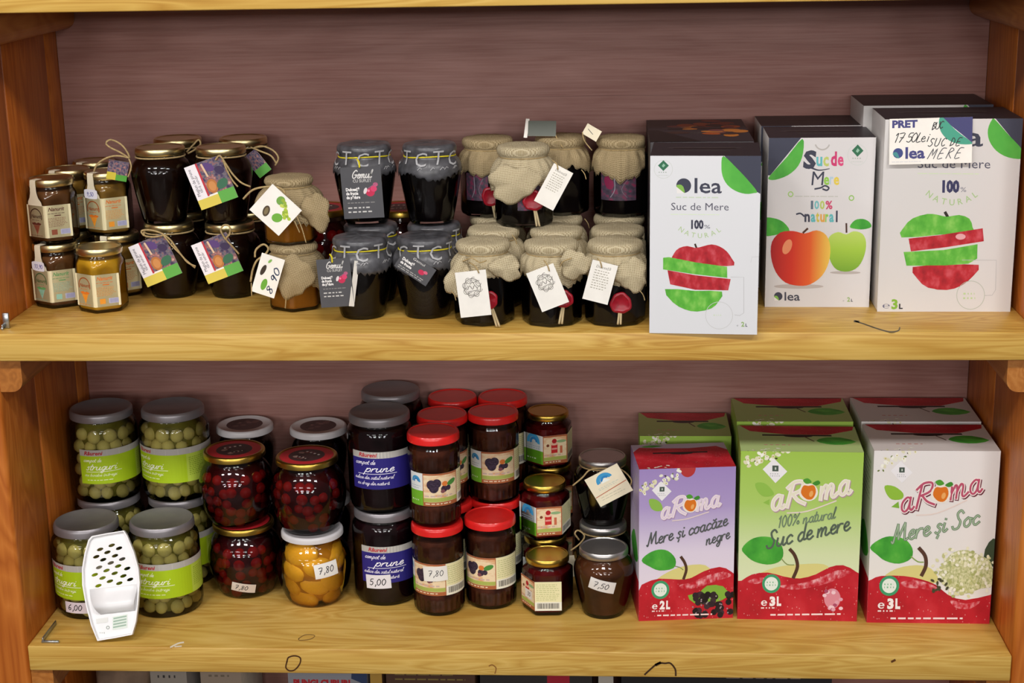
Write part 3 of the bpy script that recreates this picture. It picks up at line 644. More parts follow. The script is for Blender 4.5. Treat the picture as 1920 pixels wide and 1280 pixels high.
def tag_px(root, quad, Y, draw, mat='paper_white', name='tag', frame=(100, 100), label=None, thick=.0007):
    """a card; quad TL,TR,BR,BL in the photo at depth Y (one, or one per corner); the art is drawn in a frame of 100 x frame[1]"""
    Ys = Y if isinstance(Y, (list, tuple)) else [Y] * 4
    P = [at(*q, y) - root.location for q, y in zip(quad, Ys)]; c = (P[0] + P[1] + P[2] + P[3]) / 4; ux = (P[1] - P[0] + P[2] - P[3]) / 2; uz = (P[0] - P[3] + P[1] - P[2]) / 2
    w, h = ux.length, uz.length; ux.normalize(); uz = (uz - ux * uz.dot(ux)).normalized(); n = ux.cross(uz); o0 = c - ux * w / 2 - uz * h / 2
    vs = [o0 + ux * a + uz * b - n * d for d in (0, thick) for a, b in ((0, 0), (w, 0), (w, h), (0, h))]
    fs = [(0, 1, 2, 3), (7, 6, 5, 4), (0, 4, 5, 1), (1, 5, 6, 2), (2, 6, 7, 3), (3, 7, 4, 0)]
    o = obj(name, mesh(name, vs, fs, mat), root)
    if label: o['label'] = label
    if draw:
        a = Art(w * 1000, h * 1000, ((0, 0), (frame[0], 0), (frame[0], frame[1]), (0, frame[1]))); draw(a); a.build('print', o, flat_map(o0, ux, uz, n))
    return o
def sticker(root, rf, W, H, z0, phi, draw, tilt=0.0, mat='#e9e6e2'):
    """price sticker on a jar wall; phi = world angle from the front"""
    a = Art(W, H); a.bg(mat); draw(a); mp = cyl_map(rf, W, z0, phi - root.rotation_euler[2]); c, s = math.cos(tilt), math.sin(tilt)
    def m(u, v, d):
        x, y = u - W / 2, v - H / 2; return mp(W / 2 + x * c - y * s, H / 2 + x * s + y * c, d + .9)
    return a.build('price_sticker', root, m, strip=3, sub=4)
# ================================================================== LOWER SHELF
def series(proto, rows, group=None):
    """rows: (label, (x, y, z), rz); the first one is the model itself"""
    out = [proto]
    for _ in rows[1:]: out.append(copy_tree(proto))
    for o, (lb, loc, rz) in zip(out, rows): place(o, lb, loc, rz, group)
    return out
H_G, H_I, H_J, H_K, H_L, H_H = .1212, .1262, .1192, .0742, .0893, .0982
G = series(jar_grape(), [
    ('grey-lidded grape compote jar on the shelf, half hidden by the white grater', (-.5525, .117, 0), .47),
    ('grey-lidded grape compote jar on the shelf just right of the white grater', (-.455, .123, 0), .94),
    ('lower grape compote jar in the corner stack beside the side planks', (-.5525, .214, 0), 1.2),
    ('lower grape compote jar of the back stack next to the cherry compote', (-.457, .218, 0), .9),
    ('upper grape compote jar in the corner stack, green label turned away from the side planks', (-.5525, .214, H_G), 1.2),
    ('upper grape compote jar of the back stack next to the cherry compote', (-.457, .218, H_G), .45)])
rfG = lambda z: .0461
sticker(G[0], rfG, 34, 15, .011, -.12, lambda a: a.hand('6,00', 3.5, 4, 7.5, '#2c2c34', wd_=1.1), 0, '#ddd2dc')
ch = jar_round('cherry', 'gold', lid_red)
Hj = series(ch, [
    ('bellied cherry compote jar on the shelf with a slanted price sticker near its base', (-.362, .176, 0), 0),
    ('bellied bright red cherry compote jar, upper one, beside the grape compote', (-.368, .178, H_H), .5),
    ('bellied dark cherry compote jar standing on the peach compote jar', (-.2685, .156, H_H), -.6)])
pe = place(jar_round('peach', 'white_lid', None), 'bellied yellow peach compote jar with a white lid', (-.2655, .150, 0)); pe['group'] = 'bellied fruit compote jars'
rfR = prof_r(RND)
sticker(Hj[0], rfR, 31, 13.5, .0135, .12, lambda a: a.hand('7,80', 4, 3.5, 6.5, '#2c2c34', wd_=.9), -.22, '#d9cdc4')
sticker(pe, rfR, 31, 19, .0475, .52, lambda a: a.hand('7,80', 4, 6, 8, '#2c2c34', wd_=1.0), .08, '#e6e4e0')
wl = jar_belly('compote_jar', 'jar', 'jam_brown', 1.0, 1.06, .0385, 'white_lid', 'white-lidded jars at the back', .0095, .083, lid_whitepic)
Wj = series(wl, [
    ('white-lidded dark jar at the back, upper one behind the bright cherry compote', (-.374, .268, .1005), 0),
    ('white-lidded dark jar at the back, upper one behind the cherry compote over the peaches', (-.272, .262, .1005), .3),
    ('white-lidded dark jar under the one behind the bright cherry compote', (-.374, .268, 0), 0), ('white-lidded dark jar under the one behind the peach stack', (-.272, .262, 0), 0)])
I = series(jar_plum(), [
    ('grey-lidded plum compote jar on the shelf with a price sticker over its violet label', (-.172, .162, 0), .73),
    ('grey-lidded plum compote jar with violet label, standing on the one with a price sticker', (-.174, .168, H_I), .57),
    ('upper plum compote jar at the back, against the plywood', (-.172, .262, H_I), .2),
    ('plum compote jar hidden under the back one', (-.172, .262, 0), .2)])
sticker(I[0], lambda z: .0427, 33, 19, .0265, -.12, lambda a: (a.poly([(0, 19), (12, 19), (20, 22), (12, 12), (0, 12)], '#e2dfe4'), a.hand('5,00', 4, 5, 8.5, '#22222a', wd_=1.1)), .05, '#e2dfe4')
J = series(jar_jam(), [
    ('red-lidded ribbed jam jar with a price sticker over its label, standing on the shelf', (-.099, .124, 0), -.1),
    ('red-lidded ribbed jam jar standing on the one with the price sticker', (-.101, .130, H_J), .6),
    ('red-lidded ribbed jam jar on the shelf beside the redcurrant jar, lid fully bare', (-.033, .145, 0), -.22),
    ('lower red-lidded ribbed jam jar squeezed behind the bare-lidded one', (-.0295, .2125, 0), 0),
    ('lower red-lidded ribbed jam jar behind the one with the price sticker', (-.093, .1985, 0), 0),
    ('upper red-lidded ribbed jam jar beside the topmost redcurrant jar', (-.031, .2113, H_J), .5),
    ('upper red-lidded ribbed jam jar half hidden behind the front stack', (-.0968, .2, H_J), .9),
    ('upper red-lidded jam jar against the plywood, next to the plum compote', (-.0905, .2765, H_J), 0),
    ('upper red-lidded jam jar against the plywood, behind the redcurrant stack', (-.0225, .2772, H_J), 0),
    ('red-lidded jam jar in the bottom row by the plywood, next to the plum compote', (-.0905, .2765, 0), 0), ('red-lidded jam jar in the bottom row by the plywood, next to the redcurrant jars', (-.024, .2795, 0), 0)])
sticker(J[0], lambda z: .0327, 31, 20, .050, -.02, lambda a: a.hand('7,80', 6, 7, 7.5, '#3a3a40', wd_=.8), .06, '#e8e6e0')
K = series(jar_currant(), [
    ('hexagonal redcurrant jam jar on the shelf with its back label turned forward', (.041, .1265, 0), -1.52),
    ('hexagonal redcurrant jam jar in the middle of the stepped stack', (.036, .1945, H_K), -.31),
    ('hexagonal redcurrant jam jar on top of the stepped stack', (.0385, .2625, 2 * H_K), -.17),
    ('hexagonal redcurrant jam jar under the middle one of the stepped stack', (.036, .1945, 0), 0), ('hexagonal redcurrant jam jar at the bottom by the plywood', (.0415, .2635, 0), 0), ('hexagonal redcurrant jam jar directly under the topmost one', (.0415, .2635, H_K), 0)])
st = Art(17, 12); st.bg('#e2ddd6'); st.hand('30', 5, 3.5, 5.5, '#3a3a42', wd_=.8); st.build('price_sticker', K[0], (lambda m: lambda u, v, d: m(45 + u, 12 + v, d + .6))(hex_map(.034, 68, .008)), strip=1.7)
Lp = jar_belly('jam_jar', 'jar', 'jam_apricot', 1.02, .945, .0312, 'silver', 'jam jars beside the juice boxes')
L = series(Lp, [('small bellied brown jam jar with bare silver lid beside the lilac juice box', (.113, .1155, 0), 0)])
rfL = prof_r(bulge(1.02, .945))
sticker(L[0], rfL, 33, 16, .043, -.05, lambda a: a.hand('7,50', 5, 4.5, 7.5, '#2e2e36', wd_=.9), -.26, '#e2dfdc')
L2 = series(jar_belly('jam_jar', 'jar', 'jam_black', 1.0, .945, .0312, 'silver', 'jam jars beside the juice boxes'), [
    ('dark bellied jam jar on the shelf behind the small brown one, tied with twine', (.112, .199, 0), 0),
    ('upper dark bellied jam jar with a cream tag tied under its lid', (.1115, .206, H_L), 0)])
for r in L2: ring_tube(.0296, .0785, .0011, 'twine', 'twine', r, .0005)
def tag_L(a):
    a.ring(48, 30, 24, 11, '#3f97c9', 170, 350); a.ring(50, 30, 14, 7, '#2a7fbc', 180, 330); a.poly([(34, 36), (48, 22), (62, 36)], '#e8efe8'); a.lines(20, 84, [47, 52], 2.2, '#c2cbbb', 4); a.stroke([(2, 68), (98, 60)], 2.4, '#b5603c'); a.lines(14, 86, [76, 84], 1.6, '#b9b79a', 5)
tag_px(L2[1], ((1090, 900), (1156, 872), (1188, 915), (1132, 950)), (.151, .148, .148, .149), tag_L, 'paper_cream', label='cream paper tag with blue logo')
px_tube(L2[1], [(1074, 910, .158), (1092, 895, .156), (1104, 882, .158), (1120, 878, .163), (1140, 878, .165)], 0, .0011, 'twine', 'twine_bow'); px_tube(L2[1], [(1155, 875, .160), (1172, 885, .158), (1184, 900, .154), (1180, 914, .151)], 0, .0010, 'twine', 'twine_bow')
px_tube(L2[0], [(1086, 1012, .160), (1078, 1000, .156), (1084, 994, .158), (1096, 1004, .160), (1088, 1018, .158), (1070, 1032, .155)], 0, .0011, 'twine', 'twine_bow')
tag_px(L2[0], ((1072, 1046), (1086, 1038), (1074, 1082), (1062, 1078)), .153, None, 'paper_cream')

# --- white plastic grater leaning on the grape jars
gr = thing('plastic_grater', 'white plastic hand grater with oval holes leaning on a compote jar', 'grater', (-.498, .012, .0016))
p0 = Vector((-.498, .012, .0016)); top = at(190, 992, .066); axv = (top - p0); axv.x = 0; axv.normalize(); axu = Vector((1, 0, 0)); axn = axu.cross(axv)   # axn points to the viewer
KS = .1192e-3
def gp(x, y, d=0.0): return axu * ((x - 420) * KS) + axv * ((1225 - y) * KS * 1.0) + axn * d
OUT = [(185, 140), (350, 108), (525, 80), (560, 130), (640, 300), (695, 470), (715, 620), (705, 850), (690, 1020), (655, 1155), (480, 1190), (290, 1222), (215, 1060), (150, 850), (105, 650), (95, 480), (115, 320), (150, 180)]
HOLES = [(268, 278), (390, 235), (470, 265), (230, 355), (347, 308), (430, 343), (508, 377), (305, 385), (388, 418), (467, 450), (265, 465), (345, 497), (565, 475), (222, 542), (433, 525), (527, 552), (306, 575), (386, 608), (600, 588), (265, 655), (487, 628)]
loops = [OUT] + [[(hx + 36 * math.cos(a) * .97 - 16 * math.sin(a) * -.25, hy + 16 * math.sin(a) - 36 * math.cos(a) * .3) for a in [-k * 2 * PI / 12 for k in range(12)]] for hx, hy in HOLES]
flatp = [p for l in loops for p in l]; tri = tessellate_polygon([[Vector((*p, 0)) for p in l] for l in loops])
vs = [gp(x, y) for x, y in flatp]; fs = []
for t_ in tri:
    n = (vs[t_[1]] - vs[t_[0]]).cross(vs[t_[2]] - vs[t_[0]]); fs.append(tuple(t_) if n.dot(axn) > 0 else tuple(t_)[::-1])
o = obj('plate', mesh('plate', vs, fs, 'white_plastic'), gr); md = o.modifiers.new('thickness', 'SOLIDIFY'); md.thickness = .0016; md.offset = -1
cx, cy = 410, 650; vs, fs = [], []; n = len(OUT)                 # raised rim
for k, (sc1, d) in enumerate(((1.0, -.0016), (1.0, .0045), (.955, .0045), (.94, .0002))): vs += [gp(cx + (x - cx) * sc1, cy + (y - cy) * (sc1 if sc1 == 1 else sc1 + .025), d) for x, y in OUT]
for k in range(3): fs += [(k * n + i, k * n + (i + 1) % n, (k + 1) * n + (i + 1) % n, (k + 1) * n + i) for i in range(n)]
obj('rim', mesh('rim', vs, fs, 'white_plastic', None, 45), gr)
vs, fs = [], []; R_ = 18                                          # rolled chute below the holes
for j in range(R_ + 1):
    t_ = j / R_; yy = 655 + 275 * t_; dd = .009 * math.sin(PI * min(1, t_ ** 1.9)) ** .9; xl = 175 + 130 * t_ ** 1.5; xr = 675 + 20 * t_ - 30 * t_ * t_
    for x in (xl, xl * .6 + xr * .4, xl * .2 + xr * .8, xr): vs.append(gp(x, yy + (410 - x) * .12 + 10, dd + .0006))
for j in range(R_): fs += [(j * 4 + i, j * 4 + 4 + i, j * 4 + 5 + i, j * 4 + 1 + i) for i in range(3)]
o = obj('chute', mesh('chute', vs, fs, 'white_plastic', None, 180), gr); md = o.modifiers.new('thickness', 'SOLIDIFY'); md.thickness = .0012; md.offset = -1
a = Art(800, 1280, ((0, 0), (800, 0), (800, 1280), (0, 1280)))
a.poly([(430, 975), (585, 945), (592, 1085), (436, 1110)], '#dfe8de')
for k in range(4): a.poly([(440, 985 + 30 * k), (578, 958 + 30 * k), (579, 974 + 30 * k), (441, 1001 + 30 * k)], '#9fb6a4')
a.poly([(255, 1000), (380, 980), (382, 1030), (262, 1045)], '#e4e4e0'); a.ring(385, 1085, 18, 6, '#8f9a90'); a.lines(300, 365, [1140], 12, '#a9b2a9', 3)
a.build('barcode_sticker', gr, lambda u, v, d: gp(u, 1280 - v, .0004 + d / 1e5), base=1, lay=1)

# --- small metal bracket
def bracket(label, loc, flip=1, arm=.05, foot=.022):
    t = thing('metal_bracket', label, 'bracket', loc, 0, None); w = .006
    obj('long_arm', bevel_mesh('long_arm', box(0, flip * .0015, 0, arm, .0002, w) if flip > 0 else box(-.0015, 0, 0, arm, .0002, w), 'steel', .0003, 1), t)
    obj('foot', bevel_mesh('foot', box(0 if flip > 0 else -foot, foot if flip > 0 else 0, -.003, 0, .0002, .0032), 'steel', .0004, 1), t); return t
b1 = bracket('bent steel bracket lying at the end of the shelf beside the grater', (-.5845, .0105, 0)); 
b2 = bracket('bent steel bracket on the shelf beside the honey jars', (-.594, .012, ZU), 1, .02, .003)
obj('clip', bevel_mesh('clip', box(.0005, .008, .004, .007, .0005, .019), 'steel', .0006, 1), b2)
# ================================================================== UPPER SHELF
H_A, H_B, H_C, H_D, H_E = .0793, .0948, .0803, .0985, .0968
BR, OR, GN = '#5a2a20', '#d8701c', '#5f9a5c'
def honey(content, main, c2, label, loc, rz, seal=True):
    return place(jar_honey(content, main, c2, seal), label, loc, rz, 'hexagonal honey jars')
A1 = honey('honey_yellow', OR, '#e0922c', 'bright yellow honey jar on the shelf, orange label, gold lid with nothing on it', (-.502, .113, ZU), -.02, False)
A2 = honey('honey_brown', GN, '#8fbca8', 'brown honey jar with green print and a price on its paper seal', (-.5655, .138, ZU), .02)
A3 = honey('honey_brown', BR, '#8a4a34', 'brown honey jar with dark brown print, standing on the green-printed one', (-.5665, .146, ZU + H_A), .02)
A7 = honey('honey_olive', OR, '#d08a50', 'lower honey jar behind the bright yellow one', (-.504, .193, ZU), .2)
A4 = honey('honey_olive', OR, '#e0922c', 'olive honey jar with orange print and a price on its seal, upper row', (-.511, .1935, ZU + H_A), .06)
hb = [copy_tree(A7) for _ in range(4)]
for o, (lb, loc) in zip(hb, (('gold-lidded honey jar in the upper row behind the brown-printed one', (-.568, .2155, ZU + H_A)), ('gold-lidded honey jar in the upper row, furthest back by the plywood', (-.553, .2775, ZU + H_A)),
        ('honey jar in the bottom row behind the green-printed one', (-.568, .2155, ZU)), ('honey jar in the bottom row, furthest back by the plywood', (-.553, .2775, ZU)))): place(o, lb, loc, .1)
def price_on_seal(root, txt, z, dz=0):
    a = Art(22, 12); a.poly([(1, 1), (21, 0.5), (21.5, 11), (11, 12), (.5, 11)], '#e4e2ec', 2); a.hand(txt, 3.5, 3.4, 5, '#4a4a9a', wd_=.7, adv=.62)
    an = -PI / 6; d = Vector((math.sin(an), -math.cos(an), 0)); sd = Vector((math.cos(an), math.sin(an), 0)); a.build('price_sticker', root, flat_map(d * .0298 - sd * .011 + Vector((0, 0, z)), sd, (0, 0, 1), d))
price_on_seal(A2, '10,90', .0475); price_on_seal(A4, '9,50', .0475)

mottled('photo_plum', [(.25, '#2c2030'), (.42, '#4d3f60'), (.52, '#6d6a72'), (.6, '#94565a'), (.75, '#c9b0a0')], 9)
def tag_B(a):
    a.rect(0, 0, 30, 78, '#e8e4ea'); a.rect(30, 0, 100, 74, 'photo_plum'); a.rect(29, 0, 34, 76, '#b83440'); a.ell(50, 58, 14, 16, '#b4713c'); a.ell(50, 58, 9, 11, '#c98a50'); a.ell(76, 60, 16, 10, '#3a6a50', rot=-.3); a.ell(58, 16, 15, 9, '#5a4078', rot=.6); a.ell(82, 30, 12, 9, '#3c3050', rot=.4); a.stroke([(44, 6), (48, 34)], 5, '#d8b89a')
    a.rect(0, 78, 56, 100, '#d6c455'); a.rect(56, 74, 100, 100, '#5fa84a'); a.text('Magiun de prune', 13, 70, 8, '#2c2838', w=62, rot=90, bold=.03); a.text('fără zahăr', 22, 64, 6, '#4a4458', w=40, rot=90)
B = series(jar_belly('jam_jar', 'jar', 'jam_brown', 1.0, 1.0, .0308, 'pale_gold', 'dark plum jam jars with picture tags'), [
    ('dark plum jam jar on the shelf with a picture tag and long twine ends', (-.4335, .184, ZU), 0),
    ('dark plum jam jar on the shelf with a picture tag, beside the amber jars', (-.3555, .183, ZU), 0),
    ('upper dark jam jar with a twine bow looping over the honey jar', (-.4375, .184, ZU + H_B), 0),
    ('upper dark jam jar with a large picture tag hanging on its front', (-.3605, .184, ZU + H_B), 0),
    ('upper dark jam jar at the back, behind the one with the looping bow', (-.4355, .2615, ZU + H_B), 0),
    ('upper dark jam jar at the back with a bow sticking out over the amber jar', (-.3495, .2605, ZU + H_B), 0),
    ('dark jam jar in the bottom row by the plywood, on the honey jar side', (-.4355, .2615, ZU), 0), ('dark jam jar in the bottom row by the plywood, on the amber jar side', (-.3495, .2605, ZU), 0)])
for o in B: ring_tube(.0302, .0832, .0011, 'twine', 'twine', o, .0004)
tag_px(B[0], ((240, 463), (308, 436), (339, 512), (277, 539)), .139, tag_B); tag_px(B[1], ((358, 459), (424, 436), (456, 506), (391, 534)), .138, tag_B)
tag_px(B[3], ((346, 313), (411, 292), (449, 367), (377, 396)), .138, tag_B); tag_px(B[2], ((201, 303), (243, 300), (236, 346), (202, 330)), (.152, .158, .158, .152), lambda a: (a.bg('photo_plum'), a.rect(0, 62, 45, 100, '#c9b83c'), a.rect(45, 70, 100, 100, '#4f9a3a')))
tag_px(B[5], ((462, 290), (484, 278), (503, 318), (482, 340)), .222, lambda a: (a.bg('photo_plum'), a.rect(0, 66, 100, 100, '#5fa84a')))
px_tube(B[0], [(270, 442), (265, 433), (280, 431), (300, 436), (318, 448), (330, 464), (345, 484), (366, 502)], .1365, .0012, 'twine', 'twine_bow'); px_tube(B[0], [(306, 440), (322, 460), (340, 478), (352, 492), (367, 499)], .1355, .0011, 'twine', 'twine_end'); px_tube(B[0], [(270, 434), (272, 442), (290, 444), (310, 440)], .1365, .0012, 'twine', 'twine_bow')
px_tube(B[1], [(424, 450), (414, 432), (420, 422), (430, 424), (431, 438), (424, 448), (436, 462), (448, 476)], .1355, .0012, 'twine', 'twine_bow')
px_tube(B[3], [(404, 300), (412, 292), (424, 308), (436, 326), (452, 342), (470, 350)], .1355, .0012, 'twine', 'twine_end'); px_tube(B[3], [(418, 300), (426, 320), (436, 338), (446, 350)], .1352, .0011, 'twine', 'twine_end')
px_tube(B[2], [(241, 296, .152), (226, 286, .148), (206, 276, .146), (199, 268, .146), (208, 262, .148), (226, 270, .150), (238, 284, .152), (243, 296, .154)], 0, .0012, 'twine', 'twine_bow'); px_tube(B[2], [(243, 296, .152), (220, 292, .148), (200, 296, .146), (182, 308, .145), (176, 322, .144)], 0, .0012, 'twine', 'twine_end')
px_tube(B[2], [(241, 296, .152), (246, 312, .150), (240, 332, .150)], 0, .001, 'twine', 'twine_end')
px_tube(B[4], [(350, 285, .226), (362, 272, .226), (372, 262, .226), (376, 270, .226), (366, 280, .226), (352, 288, .226)], 0, .0012, 'twine', 'twine_bow')
px_tube(B[5], [(474, 278, .222), (492, 274, .220), (512, 282, .218), (522, 296, .218), (516, 310, .220)], 0, .0012, 'twine', 'twine_bow'); px_tube(B[5], [(470, 276, .222), (490, 284, .220), (508, 292, .218), (518, 306, .220)], 0, .0012, 'twine', 'twine_bow')

# --- amber jars under burlap
def jar_amber():
    t = thing('jam_jar', 'x', 'jar', group='amber jars under burlap'); hex_body(t, .0345, .079, .0265, MATS['honey_amber'], .78); return t
C = series(jar_amber(), [('hexagonal amber jar under frayed burlap with 8 90 written on its tag', (-.263, .1195, ZU), .18), ('upper hexagonal amber jar under burlap with a tag showing green grapes', (-.266, .127, ZU + H_C), .1)])
C[0].rotation_euler = (0, 0, 0); C[1].rotation_euler = (0, 0, 0)
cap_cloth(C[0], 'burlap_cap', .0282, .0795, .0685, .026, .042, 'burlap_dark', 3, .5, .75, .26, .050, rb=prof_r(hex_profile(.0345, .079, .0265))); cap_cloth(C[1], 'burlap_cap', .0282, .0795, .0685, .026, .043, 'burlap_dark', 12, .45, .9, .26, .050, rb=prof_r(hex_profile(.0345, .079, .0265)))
for o in C: ring_tube(.0268, .0685, .0009, 'twine', 'twine', o, .0003)
def tag_C1(a):
    a.ell(30, 34, 16, 9, '#4a3a26', rot=-.3); a.ell(30, 34, 11, 5, '#7a6a48', rot=-.3); a.ell(36, 66, 15, 12, '#6aa838', rot=.5); a.ell(80, 44, 13, 11, '#6f9e44'); rd = random.Random(2)
    for k in range(16): a.ell(52 + 2.0 * k + rd.uniform(-5, 5), 84 - 2.3 * k + rd.uniform(-7, 7), 5, 5, rd.choice(('#a8bf3a', '#8faa34', '#c2cf5a')), 10)
def tag_C2(a):
    a.ell(25, 40, 15, 9, '#3c3026', rot=-1.1); a.ell(44, 74, 12, 15, '#68a53a', rot=.3); a.ell(42, 14, 8, 4, '#7fae54', rot=-.6); a.hand('8 90', 84, 96, 26, '#34405a', wd_=3.4, rot=82)
tag_px(C[1], ((472, 389), (512, 343), (565, 396), (518, 446)), (.072, .075, .075, .072), tag_C1); tag_px(C[0], ((497, 476), (536, 488), (512, 559), (465, 543)), .066, tag_C2)
px_tube(C[1], [(456, 373), (474, 356), (500, 350), (524, 352), (534, 362), (526, 370), (512, 362)], .0785, .0013, 'twine', 'twine_bow'); px_tube(C[1], [(556, 404), (566, 428), (574, 455)], .0755, .0007, 'twine', 'loose_thread'); px_tube(C[1], [(552, 414), (562, 436)], .0755, .0007, 'twine', 'loose_thread')
px_tube(C[0], [(478, 482), (480, 468), (494, 458), (503, 466), (496, 478), (482, 488), (474, 505), (470, 528)], .0690, .0013, 'twine', 'twine_bow'); px_tube(C[0], [(471, 530), (472, 555)], .0655, .0007, 'twine', 'loose_thread'); px_tube(C[0], [(537, 550), (535, 578)], .0755, .0007, 'twine', 'loose_thread')
# two gold-lidded jars half seen behind the amber and grey-capped ones
hb2 = [copy_tree(Hj[0]), copy_tree(Hj[0])]
for r, lb, x in ((hb2[0], 'dark compote jar with red and gold lid behind the amber burlap jars', -.252), (hb2[1], 'dark compote jar with red and gold lid seen between the two upper grey-capped jars', -.1495)):
    place(r, lb, (x, .2575, ZU), 0, 'gold-lidded jars behind the grey-capped ones')
    for c_ in list(r.children):
        if c_.name.startswith('price_sticker'): bpy.data.objects.remove(c_)

# --- jars under grey paper
def tag_D(a):
    a.script('Gemul', 26, 27, 19, '#d9d7d4', w=52, wd_=.13); a.text('CU SUFLET', 52, 37, 7, '#bdbbb8', w=46, align='C', bold=.02)
    for i, tx in enumerate(('Dulceață', 'de fructe', 'de pădure')): a.text(tx, 10, 57 + 9.5 * i, 7, '#f0eeec', w=34 if i != 1 else 30, bold=.04)
    a.ell(70, 62, 11, 10, '#c02c50'); a.ell(79, 54, 8, 7, '#d0406a'); a.ell(58, 58, 4, 8, '#d8cfd0', rot=.4); a.ell(84, 44, 6, 5, '#b8587a'); a.stroke([(66, 52), (88, 40)], 2, '#9a5a78'); a.ell(66, 58, 3, 3, '#e47a98')
    a.lines(12, 86, [86], 2.0, '#8a8886', 4); a.lines(12, 84, [98, 108], 3.2, '#c9c7c4', 6)
D = series(jar_belly('jam_jar', 'jar', 'jam_black', 1.0, 1.0, .030, None, 'dark jars under grey paper'), [
    ('dark jar under grey paper on the shelf with a tag hanging straight down', (-.174, .0765, ZU), 0), ('dark jar under grey paper on the shelf with a tag hanging askew', (-.0975, .079, ZU), 0),
    ('lower dark jar under grey paper behind the one with the straight tag', (-.1725, .1535, ZU), 0), ('lower dark jar under grey paper behind the one with the askew tag', (-.0945, .1555, ZU), 0),
    ('upper dark jar under grey paper with a tag on its front', (-.177, .1545, ZU + H_D), 0), ('upper dark jar under grey paper without a tag, yellow string round its neck', (-.0965, .1525, ZU + H_D), 0)])
for i, o in enumerate(D):
    zn = .0825
    cp = cap_cloth(o, 'paper_cap', .0315, .0968, zn, .0205, .0386, 'dark_cap', 40 + i, .1, 0, .08, .0412, .0006, .0004, None, .95, prof_r(ORC))
    ring_tube(.0312, zn + .0005, .0009, 'yellow_string', 'string', o, .0012)
    rfD = lambda z: float(np.interp(z, [zn - .019, zn - .009, zn - .002, zn + .004, zn + .013], [.0398, .0378, .0338, .0336, .0342]))
    a = Art(110, 26); 
    for k, chh in enumerate('CTCTC'): a.text(chh, 12 + k * 21, 5 + (k % 2) * 2, 16, '#a6a6a8', bold=.0, align='C', shear=.1)
    rd = random.Random(i)
    for k in range(9): x = rd.uniform(5, 105); a.stroke([(x, 1), (x + 3, 4), (x + 5, 2.5)], .8, '#a8a8aa')
    a.build('cap_print', cp, cyl_map(rfD, 110, zn - .014, [.2, .5, .9, .4, .1, -.2][i]), strip=2, sub=2, base=.3)
tag_px(D[4], ((638, 313), (714, 312), (720, 406), (645, 412)), .1105, tag_D, 'paper_grey', frame=(100, 124), label='dark grey tag with white lettering and pink berries')
tag_px(D[0], ((594, 487), (656, 483), (664, 573), (601, 577)), .0305, tag_D, 'paper_grey', frame=(100, 140)); tag_px(D[0], ((656, 490), (661, 490), (677, 574), (664, 572)), (.0312, .036, .036, .0312), None, 'paper_white', name='tag_fold')
tag_px(D[1], ((756, 468), (815, 503), (801, 540), (742, 498)), .0325, lambda a: (a.text('Gemul', 50, 12, 8, '#d9d7d4', w=36, align='C'), a.text('Dulceață', 8, 30, 9, '#f0eeec', w=36, bold=.04), a.text('de fructe', 8, 42, 8, '#f0eeec', w=34, bold=.04), a.ell(70, 32, 9, 8, '#c02c50'), a.ell(80, 26, 6, 5, '#d0607a'), a.lines(8, 90, [50, 56], 2.4, '#a9a7a4', 3)), 'paper_grey', frame=(100, 62))
for (x, y, Y, o) in ((673, 300, .1085, D[4]), (622, 478, .0305, D[0])): px_tube(o, [(x - 4, y - 2), (x, y + 4), (x + 1, y + 14)], Y, .0011, 'yellow_string', 'string_knot'); 

# --- jars under burlap with wax seals
OCT = [(.031, 0), (.0345, .0012), (.036, .005), (.036, .064), (.0345, .070), (.0300, .0755), (.0282, .078), (.0282, .090)]
mottled('seal_label', [(.3, '#2c2a36'), (.5, '#4a3c4c'), (.62, '#7c2c4c'), (.8, '#3a3440')], 5)
def jar_sealed():
    t = thing('jam_jar', 'x', 'jar', group='dark jars under burlap with wax seals')
    jar_body(t, OCT, MATS['jam_black'], .074, seg=64, rfun=lambda tt, z, r: r * (hexr(tt, .985, 8) if z < .066 else 1)); return t
Erows = [('black jar under burlap at the near row end with an upright logo tag', (-.026, .052, ZU)), ('black jar under burlap in the middle of the near row, tag tilted', (.0535, .048, ZU)), ('black jar under burlap in the near row, touching the juice box, tag of text', (.1275, .0485, ZU)),
    ('black jar under burlap standing across the others, tag slung over a big cloth flap', (.0175, .148, ZU + H_E)), ('upper black jar under burlap at the back, next to the grey-capped one', (-.0305, .2135, ZU + H_E)),
    ('upper black jar under burlap at the back with a curled dark tag above', (.0605, .2205, ZU + H_E)), ('upper black jar under burlap with a pink label, behind the juice box', (.1368, .2085, ZU + H_E)),
    ('second-row black burlap jar behind the upright logo tag', (-.019, .129, ZU)), ('second-row black burlap jar behind the tilted tag', (.057, .125, ZU)), ('second-row black burlap jar behind the tag of text', (.131, .1255, ZU)),
    ('third-row black burlap jar nearest the grey-capped jars', (-.0225, .2065, ZU)), ('third-row black burlap jar between two others', (.0555, .2025, ZU)), ('third-row black burlap jar nearest the juice boxes', (.133, .203, ZU))]
E_ = series(jar_sealed(), [(l, p, 0) for l, p in Erows])
lob = [(.5, -1.1), (.45, .55), (.4, .9), (.75, -.62), (.2, -.5), (.1, 2), (.25, -.3), (.1, 0), (.1, 0), (.1, 0)]
for i, o in enumerate(E_):
    up = 3 < i < 7; lb = lob[i] if i < 10 else (0, 0); xr = .166 - o.location.x - .0015
    cl = (lambda xm: lambda x, y: (min(x, xm), y))(xr if i in (2, 6, 9, 12) else 9)
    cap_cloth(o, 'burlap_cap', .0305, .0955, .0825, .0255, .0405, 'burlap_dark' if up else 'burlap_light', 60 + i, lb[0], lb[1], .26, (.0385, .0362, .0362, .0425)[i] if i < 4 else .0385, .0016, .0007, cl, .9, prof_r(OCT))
    ring_tube(.0285, .0825, .0009, 'twine', 'twine', o, .0003)
